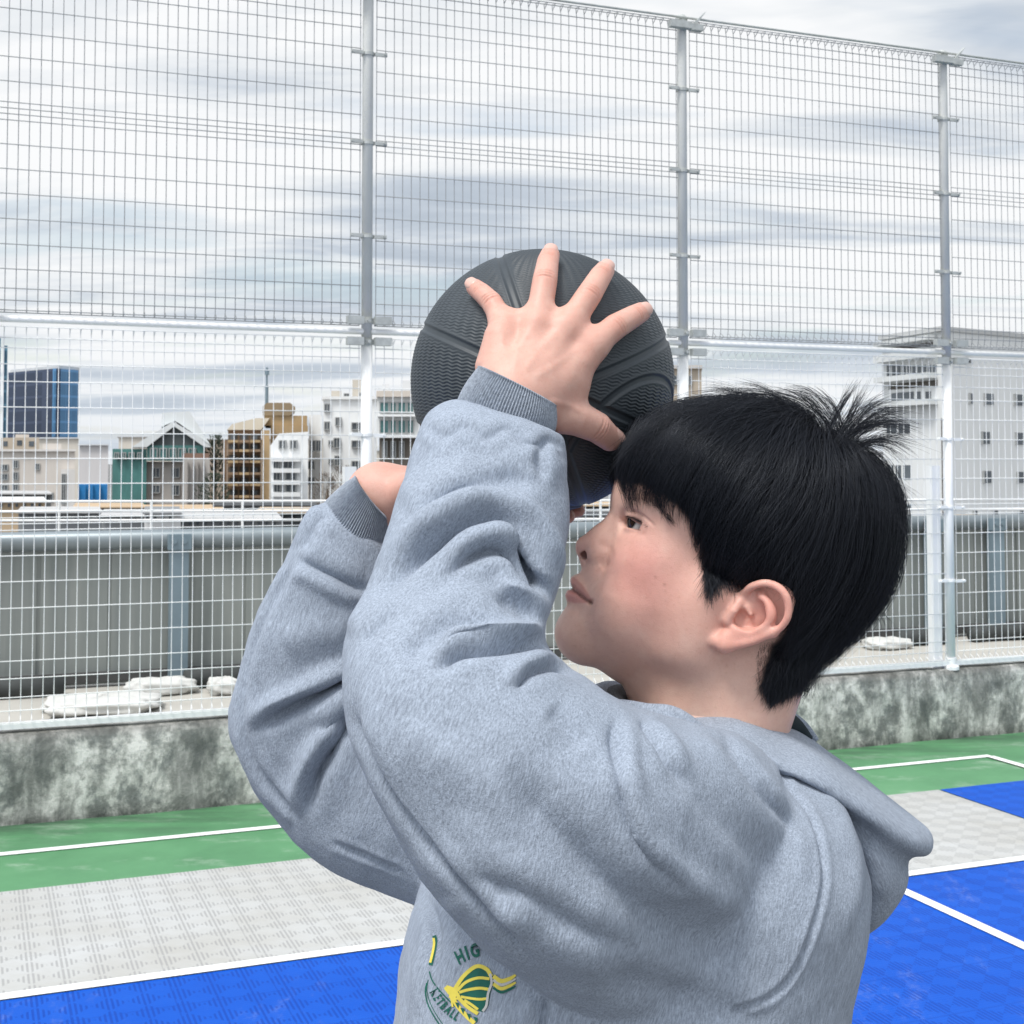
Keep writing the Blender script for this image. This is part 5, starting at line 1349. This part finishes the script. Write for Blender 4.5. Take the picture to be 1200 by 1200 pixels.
def stripe(pts,w,ci,lift=0.):
    q=spline(pts,5);w=np.broadcast_to(np.interp(np.linspace(0,1,len(q)),np.linspace(0,1,len(w)),w) if isinstance(w,(list,tuple)) else w,(len(q),))
    t_=np.gradient(q,axis=0);t_/=np.linalg.norm(t_,axis=1,keepdims=True)+1e-9;n_=np.stack([-t_[:,1],t_[:,0]],1)
    for i in range(len(q)-1):
        put([q[i]-n_[i]*w[i]/2,q[i+1]-n_[i+1]*w[i+1]/2,q[i+1]+n_[i+1]*w[i+1]/2,q[i]+n_[i]*w[i]/2],ci,lift)
def z8(*p): return [(440+x/5.,1040+y/5.) for x,y in p]
GREEN,YEL,GREY=0,1,2
put(z8((462,585),(500,520),(560,465),(610,450),(660,468),(690,515),(692,560),(672,620),(662,690),(625,730),(560,705),(505,660)),GREEN)
for a_,w_ in (([(462,600),(515,520),(590,462),(650,478),(678,520)],4.6),([(478,605),(530,555),(600,530),(668,535)],3.4),([(490,615),(540,600),(610,590),(668,598)],3.4),([(500,640),(560,650),(610,655),(660,650)],3.0),([(520,660),(560,685),(600,715)],3.2)): stripe(z8(*a_),w_,YEL,.0004)
stripe(z8((672,505),(680,560),(660,620),(650,690),(628,725)),2.8,GREY,.0006)
put(z8((400,590),(420,572),(470,590),(500,640),(450,640),(425,625)),YEL,.0005)
stripe(z8((415,590),(440,640),(452,700)),2.2,YEL,.0005);stripe(z8((452,610),(470,680),(540,760),(580,795)),5.0,YEL,.0005);stripe(z8((480,640),(540,700),(600,740)),4.4,YEL,.0005);stripe(z8((430,640),(470,650),(500,655)),2.2,YEL,.0005)
for x,y in ((478,680),(508,712),(545,745),(585,765)): put(z8((x-12,y-8),(x+14,y-2),(x+6,y+30)),GREEN,.0009)
for dy,ci,w_ in ((0,YEL,5.2),(22,GREY,3.2),(44,YEL,4.2),(66,GREEN,3.0)): stripe(z8((690,520+dy),(735,548+dy),(785,535+dy*.95),(822,512+dy)),[w_,w_,w_*.9,w_*.5],ci,.0003)
stripe(z8((343,282),(350,310),(342,370),(322,455)),4.6,GREEN);stripe(z8((340,296),(343,330),(335,380),(320,440)),2.8,YEL,.0004)
stripe(z8((315,492),(335,550),(390,620),(460,690),(530,745),(580,795)),1.5,GREEN);stripe(z8((300,560),(292,610),(305,680),(340,750),(372,800)),1.6,GREEN)
stripe(z8((308,540),(300,600),(318,670),(350,735),(392,800)),.9,GREEN)
def letters(txt,path,size,ci,shear=0.,wid=.78):
    fc=bpy.data.curves.new('f','FONT');fc.size=1;fc.offset=.034;fc.resolution_u=3
    q=spline(path,12);seg=np.linalg.norm(np.diff(q,axis=0),axis=1);cum=np.concatenate([[0],np.cumsum(seg)])
    pos=0.
    for ch in txt:
        fc.body=ch;fo=bpy.data.objects.new('f',fc);COL.objects.link(fo)
        dg=bpy.context.evaluated_depsgraph_get();me=bpy.data.meshes.new_from_object(fo.evaluated_get(dg));bpy.data.objects.remove(fo)
        X=[v.co.x for v in me.vertices];adv=(max(X)-min(X) if X else .3);x0=min(X) if X else 0
        base=len(pm.v);pts=[];ok=True
        for v in me.vertices:
            s_=pos+(v.co.x-x0+shear*v.co.y)*size*wid;s2=min(max(s_,0),cum[-1]-1e-6);i=int(np.searchsorted(cum,s2)-1);i=max(0,min(i,len(q)-2))
            t_=(q[i+1]-q[i])/seg[i];c=q[i]+t_*(s_-cum[i]);n_=np.array([t_[1],-t_[0]])
            p=c+n_*v.co.y*size;h=onchest(*p)
            if h is None: ok=False;break
            pts.append(tuple(h-Vector(ray(*p)).normalized()*.0005))
        if ok:
            pm.v+=pts
            for f in me.polygons: pm.f.append(tuple(base+i for i in f.vertices));pcol.append(ci)
        pos+=adv*size*wid+size*.13;bpy.data.meshes.remove(me)
    bpy.data.curves.remove(fc)
letters('HIG',[(538,1130),(550,1123.5),(563,1120),(582,1118)],22,GREEN,.15,.62)
letters('KETBALL',[(503.5,1163),(510,1174),(519,1184.5),(531,1194),(546,1203),(566,1213)],15,GREEN,0,.56)
Mi=[simple('green_ink',(.006,.105,.075),.75,scale=90,var=.25),simple('yellow_ink',(.72,.60,.09),.75,scale=90,var=.15),simple('silver_ink',(.50,.50,.48),.7,scale=90,var=.15)]
po=pm.build('chest_print',Mi[0],hoodie)
for m_ in Mi[1:]: po.data.materials.append(m_)
po.data.polygons.foreach_set('material_index',pcol)
# ================================================================ hair
HC=hp(882,612)                                   # centre of the hair mass
def ang(px,py): return math.atan2(-(py-612),px-882)
hull_px=[(1063,630),(1066,600),(1060,565),(1045,530),(1025,505),(990,483),(950,465),(910,457),(870,455),(830,458),(795,463),(765,476),(740,500),(724,530),(716,565),(725,600),(760,650),(800,700),(850,740),(890,800),(905,822),(945,803),(985,770),(1020,735),(1050,690)]
skull_px=[(1020,640),(1018,600),(1008,565),(985,530),(950,505),(905,492),(860,494),(820,503),(785,520),(757,548),(742,575),(735,600),(765,650),(800,700),(850,740),(890,790),(898,815),(925,795),(955,760),(985,720),(1008,680)]
def rfun(poly):
    a=np.array([ang(*p) for p in poly]);r=np.array([math.hypot(p[0]-882,p[1]-612)*PXM for p in poly]);o=np.argsort(a);a=a[o];r=r[o]
    return lambda th:np.interp(th,np.concatenate([a-2*np.pi,a,a+2*np.pi]),np.concatenate([r,r,r]))
rH,rS=rfun(hull_px),rfun(skull_px)
WHL,WSK=.0985,.0765
def radial(d,r,w):
    th=np.arctan2(d[:,2],d[:,0]);h=np.hypot(d[:,0],d[:,2])
    return 1/np.sqrt((h/r(th))**2+(np.abs(d[:,1])/w)**2)
def onlayer(p,lam):
    d=p-HC;d/=np.linalg.norm(d,axis=1,keepdims=True)
    s0=radial(d,rS,WSK);s1=radial(d,rH,WHL);return HC+d*(s0+(s1-s0)*lam)[:,None]
def head2d(p):
    q=p.copy();q[:,1]=YH-np.abs(q[:,1]-YH);return projv(q)
EDGE=[(712,556),(716,570),(735,570),(755,569),(782,578),(806,600),(826,630),(829,658),(826,682),(829,702),(846,683),(866,675),(888,672),(912,677),(928,698),(932,724),(924,742),(908,758),(899,780),(896,806),(905,828),(945,808),(990,774),(1030,738),(1060,690),(1080,630),(1070,560),(1050,490),(980,430),(860,420),(740,440),(685,510)]
ROOT=[(742,540),(760,556),(790,572),(815,600),(832,640),(838,672),(866,668),(900,668),(922,685),(936,715),(926,746),(906,770),(902,800),(908,815),(945,796),(985,760),(1015,720),(1030,640),(1020,570),(985,515),(905,480),(820,490),(765,520)]
WH=hp(985,508,.012)
r_=np.random.default_rng(11)
def roots(n):
    out=[]
    while sum(len(x) for x in out)<n:
        d=r_.normal(size=(n*2,3));d/=np.linalg.norm(d,axis=1,keepdims=True)
        s0=radial(d,rS,WSK);p=HC+d*s0[:,None];q=head2d(p);out.append(p[inpoly(q,ROOT)])
    return np.concatenate(out)[:n]
NC=700;cl_off=None
def grow(p0,steps,ds,lam,clump,gravity,lift,jit):
    n=len(p0);P=[p0.copy()];p=p0.copy();alive=np.ones(n,bool);ln=np.full(n,float(steps))
    drift=r_.normal(size=(n,3))*jit
    for k in range(steps):
        v=p-WH;dist=np.linalg.norm(v,axis=1,keepdims=True);v/=dist+1e-6
        side=sm(np.abs(p[:,1]-YH),.02,.075)[:,None]
        g=np.zeros_like(v);g[:,2]=-1
        back=sm(p[:,0],HC[0]+.0,HC[0]+.08)[:,None]
        flow=v*(1.0-.25*side)+g*(gravity+.45*side+.55*back)*min(1,.35+k*.12)+np.array([-.22,0,0])*(1-back)
        flow=flow+drift+clump*.5
        nrm=p-HC;nrm/=np.linalg.norm(nrm,axis=1,keepdims=True)
        flow-=nrm*(flow*nrm).sum(1,keepdims=True);flow/=np.linalg.norm(flow,axis=1,keepdims=True)+1e-9
        p=p+flow*ds[:,None]
        L=lam*(1-np.exp(-(k+1)/lift));p=onlayer(p,L);P.append(p.copy())
    P=np.stack(P,1)                               # n,steps+1,3
    return P
def trim(P,maxlen,feather):
    n,K,_=P.shape;q=head2d(P.reshape(-1,3)).reshape(n,K,2)
    off=r_.normal(size=(n,1,2))*feather+cl_off[ci][:,None]
    ins=inpoly((q+off).reshape(-1,2),EDGE).reshape(n,K)
    first=np.where(~ins.all(1),np.argmin(ins,1),K-1).astype(float)
    end=np.minimum(np.maximum(first,2.),maxlen)
    M=12;t_=np.linspace(0,1,M)[None]*end[:,None];i=np.minimum(t_.astype(int),K-2);f=(t_-i)[...,None]
    a=np.take_along_axis(P,i[...,None].repeat(3,2),1);b=np.take_along_axis(P,(i+1)[...,None].repeat(3,2),1)
    return a+(b-a)*f
NS=29000
R0=roots(NS)
_d=r_.normal(size=(2600,3))*np.array([.026,.022,.02])+WH-HC;_d/=np.linalg.norm(_d,axis=1,keepdims=True);R0[:2600]=HC+_d*radial(_d,rS,WSK)[:,None]
# locks: neighbouring strands share a direction, a length and a layer
cc=R0[r_.choice(NS,NC,False)]
ci=np.zeros(NS,int)
for a in range(0,NS,2000): ci[a:a+2000]=np.argmin(((R0[a:a+2000,None]-cc[None])**2).sum(2),1)
cl_off=np.stack([r_.normal(size=NC)*5,r_.normal(size=NC)*7+1],1)
cl_dir=r_.normal(size=(NC,3))*.42;cl_lam=r_.random(NC)*.30;cl_len=r_.normal(size=NC)
lam=np.clip(.18+.62*r_.random(NS)**.75+cl_lam[ci]*.9-.05,.1,1.0)
q0=head2d(R0)
back=sm(q0[:,0],900,1000);low=sm(q0[:,1],620,760)
ml=np.where(q0[:,1]>650,5+3*r_.random(NS),15+7*r_.random(NS)+cl_len[ci]*2.0)*(1-.35*back*low)
ml=np.clip(ml,3,25)
P_=grow(R0,26,np.full(NS,.0062),lam,cl_dir[ci],.42,2.6,.16)
P_=trim(P_,ml,np.array([4.5,5.0]))
# gather the tips of every lock a little
Kp=P_.shape[1]
tipm=np.zeros((NC,3));cnt=np.bincount(ci,minlength=NC)
for c in range(3): tipm[:,c]=np.bincount(ci,P_[:,-1,c],NC)/np.maximum(cnt,1)
tt=np.linspace(0,1,Kp)[None,:,None]
pull=(tipm[ci]-P_[:,-1]);pl_=np.linalg.norm(pull,axis=1);pull*=np.where(pl_<.024,.58,.0)[:,None]
P_=P_+pull[:,None]*tt**1.6
P_+=(r_.normal(size=(NS,1,3))*.0016)*tt
rad=np.array([.000062]*8+[.000056,.000048,.000036,.000016])*1.35
M_hair,t,b=newmat('black_hair',(.0075,.0075,.010),.42,spec=.36)
b.inputs['Specular Tint'].default_value=(.84,.90,1,1)
hi_=t.n('ShaderNodeHairInfo');t.l(t.ramp(hi_.outputs['Random'],[(0,(.0035,.0045,.0075)),(.7,(.009,.0105,.016)),(1,(.020,.021,.028))]),b.inputs['Base Color']);t.l(t.ramp(hi_.outputs['Random'],[(0,.30),(1,.48)]),b.inputs['Roughness'])
# tuft at the crown and flyaways
def tuft(n,dirs,len_,curl,seed):
    r2=np.random.default_rng(seed);out=[]
    for i in range(n):
        (x0,y0,l0),(x1,y1),(x2,y2),w_=dirs[r2.integers(len(dirs))]
        j=r2.normal(size=8)
        a=hp(x0+j[0]*6,y0+j[1]*5,l0+j[2]*.012);sp_=.5+.5*r2.random()
        b_=hp(x1+j[3]*w_*.5,y1+j[4]*w_*.5,l0+j[5]*.010);c=hp(x2+j[6]*w_,y2+j[7]*w_,l0+j[5]*.022)
        c=b_+(c-b_)*(.45+.65*r2.random())
        t_=np.linspace(0,1,Kp)[:,None];out.append((1-t_)**2*a+2*t_*(1-t_)*b_+t_**2*c)
    return np.array(out)
TD=[((975,525,.03),(1000,480),(1012,455),7),((985,530,.03),(1030,480),(1075,505),9),((985,525,.03),(1025,470),(1066,488),8),((990,535,.03),(1035,500),(1074,528),8),((980,520,.03),(1015,470),(1045,470),8),
    ((985,530,.03),(1030,505),(1060,540),8),((965,515,.03),(985,475),(1003,447),5),((980,520,.03),(1020,485),(1068,505),6)]
T1=tuft(520,TD,1,1,3)
TA=[((988,520,.02),(965,450),(915,457),4),((985,520,.015),(950,455),(890,460),4),((980,515,.02),(955,462),(925,463),4),((990,522,.02),(985,470),(950,460),5)]
T2=tuft(150,TA,1,1,4)
TF_=[((1000,560,.03),(1045,555),(1070,590),10),((1010,600,.03),(1055,600),(1068,640),8),((1000,700,.02),(1035,710),(1040,735),8),((900,480,.0),(860,452),(820,455),6),((800,500,.03),(745,500),(712,560),7),((850,480,.03),(770,470),(715,545),9),((935,480,.02),(900,450),(860,450),5)]
T3=tuft(260,TF_,1,1,5)
# shorter hair at nape, temples and round the ear, rooted on the skin itself
from mathutils.bvhtree import BVHTree
hb_=BVHTree.FromPolygons([tuple(x) for x in head_v],[tuple(int(i) for i in f) for f in head_f])
def surf(px,py):
    o=Vector((0,0,H));d=Vector(ray(px,py)).normalized();h=hb_.ray_cast(o,d)
    if h[0] is None: return None,None
    n_=np.array(h[1])
    if n_@np.array(d)>0: n_=-n_
    return np.array(h[0]),n_
def short_hair(n,poly,dirf,lenf,lift,seed):
    r2=np.random.default_rng(seed);A_=np.array(poly,float);o=[];k=0
    while len(o)<n and k<n*20:
        k+=1;c=A_.min(0)+r2.random(2)*(A_.max(0)-A_.min(0))
        if not inpoly(c[None],poly)[0]: continue
        p,nn=surf(*c)
        if p is None or abs(p[1]-YH)>.0785: continue
        dx,dy=dirf(c,r2);d=hp(c[0]+dx,c[1]+dy)-hp(*c);d=d-nn*(d@nn);d/=np.linalg.norm(d)+1e-9;d=d+r2.normal(size=3)*.13
        L=lenf(c,r2);t_=np.linspace(0,1,Kp)[:,None]
        o.append(p+d*L*t_+nn*L*(lift*np.sin(t_*2.2)*(.5+r2.random()))-nn*.0005)
    o=np.array(o);o2=o.copy();o2[...,1]=2*YH-o2[...,1];return np.concatenate([o,o2])
NAPE=[(934,690),(1000,660),(1045,680),(1020,728),(984,762),(944,794),(908,814),(896,798),(900,778),(912,756),(930,742)]
T4=short_hair(5200,NAPE,lambda c,r2:(-6+r2.normal()*3,16),lambda c,r2:.024-.013*float(sm(np.array(c[1]),730.,815.))+.005*r2.random(),.28,31)
BURN=[(818,610),(845,606),(860,640),(868,674),(846,683),(830,701),(825,682),(824,654)]
T5=short_hair(1500,BURN,lambda c,r2:(-1+r2.normal()*4,16),lambda c,r2:.010+.008*r2.random()-.005*float(sm(np.array(c[1]),670.,700.)),.22,32)
EARB=[(880,640),(935,640),(945,700),(934,720),(922,690),(905,677),(872,672)]
T6=short_hair(1400,EARB,lambda c,r2:(8+r2.normal()*4,14),lambda c,r2:.018+.008*r2.random(),.25,33)
FADE=[(890,740),(912,748),(902,800),(908,826),(893,820),(886,790)]
T7=short_hair(500,FADE,lambda c,r2:(0+r2.normal()*3,14),lambda c,r2:.004+.003*r2.random(),.2,34)
# loose fringe ends falling over the brow and temple
def fringe(n,seed):
    r2=np.random.default_rng(seed);o=[];E_=spline([(724,577),(741,583),(758,589),(778,601),(800,611),(815,632),(824,656)],8)
    ng=30;gs=[(r2.random(),r2.normal(size=3)) for _ in range(ng)]
    while len(o)<n:
        t0,gj=gs[r2.integers(ng)];t0=np.clip(t0+r2.normal()*.009,0,1);i=t0*(len(E_)-1);e=E_[int(i)].copy();tip=np.array([e[0]+gj[0]*3+r2.normal()*1.6,e[1]+gj[1]*8-3+r2.normal()*2.5-abs(r2.normal())*5])
        root=tip+np.array([34-14*t0+gj[2]*6+r2.normal()*5,-52-8*t0+r2.normal()*6])
        ok=True;P0=[]
        for k,tt_ in enumerate(np.linspace(0,1,Kp)):
            c=root*(1-tt_)+tip*tt_+np.array([-7,4])*math.sin(math.pi*tt_)
            p,nn=surf(*c)
            if p is None or abs(p[1]-YH)>.0785: ok=False;break
            P0.append(p+nn*(.013*(1-tt_)**.8+.0035+.0015*r2.random()*0))
        if ok:o.append(np.array(P0)+r2.normal(size=3)*.0007)
        elif r2.random()<.002: break
    o=np.array(o);
    for _ in range(3): o[:,1:-1]=(o[:,:-2]+2*o[:,1:-1]+o[:,2:])/4
    o2=o.copy();o2[...,1]=2*YH-o2[...,1];return np.concatenate([o,o2])
T8=fringe(1500,35)
# short feathered ends that frame the face and the nape
ALL=np.concatenate([P_,T1,T2,T3,T4,T5,T6,T7,T8])
RR=np.concatenate([np.broadcast_to(rad,(NS,Kp)),np.broadcast_to(rad*1.15,(len(T1)+len(T2),Kp)),np.broadcast_to(rad*.8,(len(T3),Kp)),np.broadcast_to(rad*.95,(len(T4)+len(T5)+len(T6),Kp)),np.broadcast_to(rad*.6,(len(T7),Kp)),np.broadcast_to(rad*.85,(len(T8),Kp))])
hair=hair_curves('hair',ALL,RR,M_hair,person)
# eyebrow and lashes
def short(n,fa,seed,nm,rr):
    r2=np.random.default_rng(seed);o=[]
    for i in range(n):
        a,d=fa(r2);t_=np.linspace(0,1,6)[:,None];bend=np.array([0,-.0006,-.0004])*0
        o.append(a+d*t_+bend*t_*t_)
    o=np.array(o);o2=o.copy();o2[...,1]=2*YH-o2[...,1];o=np.concatenate([o,o2])
    return hair_curves(nm,o,np.linspace(1,.3,6)*rr,M_hair,person)
browL=spline([(740,583),(756,585),(770,592),(781,603),(787,612)],10)
def fb(r2):
    t_=r2.random()**1.5*.88;i=int(t_*(len(browL)-1));c=browL[i];w_=4.6*(1-.45*t_)
    p,n_=surf(c[0]+r2.normal()*w_*.55+r2.normal()*1.,c[1]+r2.normal()*w_*.6)
    dr=hp(c[0]+9,c[1]+3+9*t_)-hp(c[0],c[1]);dr/=np.linalg.norm(dr)
    return p+n_*.0002,(dr+n_*.22+r2.normal(size=3)*.15)*(.0050+.0035*r2.random())
short(430,fb,21,'eyebrow',.0001)
lashL=spline([(736.5,606),(743,607.5),(752,612),(761,618.5),(767,623.5)],10)
def fl_(r2):
    t_=r2.random()*.72;c=lashL[int(t_*(len(lashL)-1))];p,n_=surf(c[0],c[1]-.8)
    d=hp(c[0]-9+7*t_,c[1]-1+4*t_)-hp(*c);d/=np.linalg.norm(d)
    return p,(d*.9+np.array([0,-.30,0])+r2.normal(size=3)*.10)*(.0022+.0015*r2.random())
short(110,fl_,22,'eyelash',.00006)
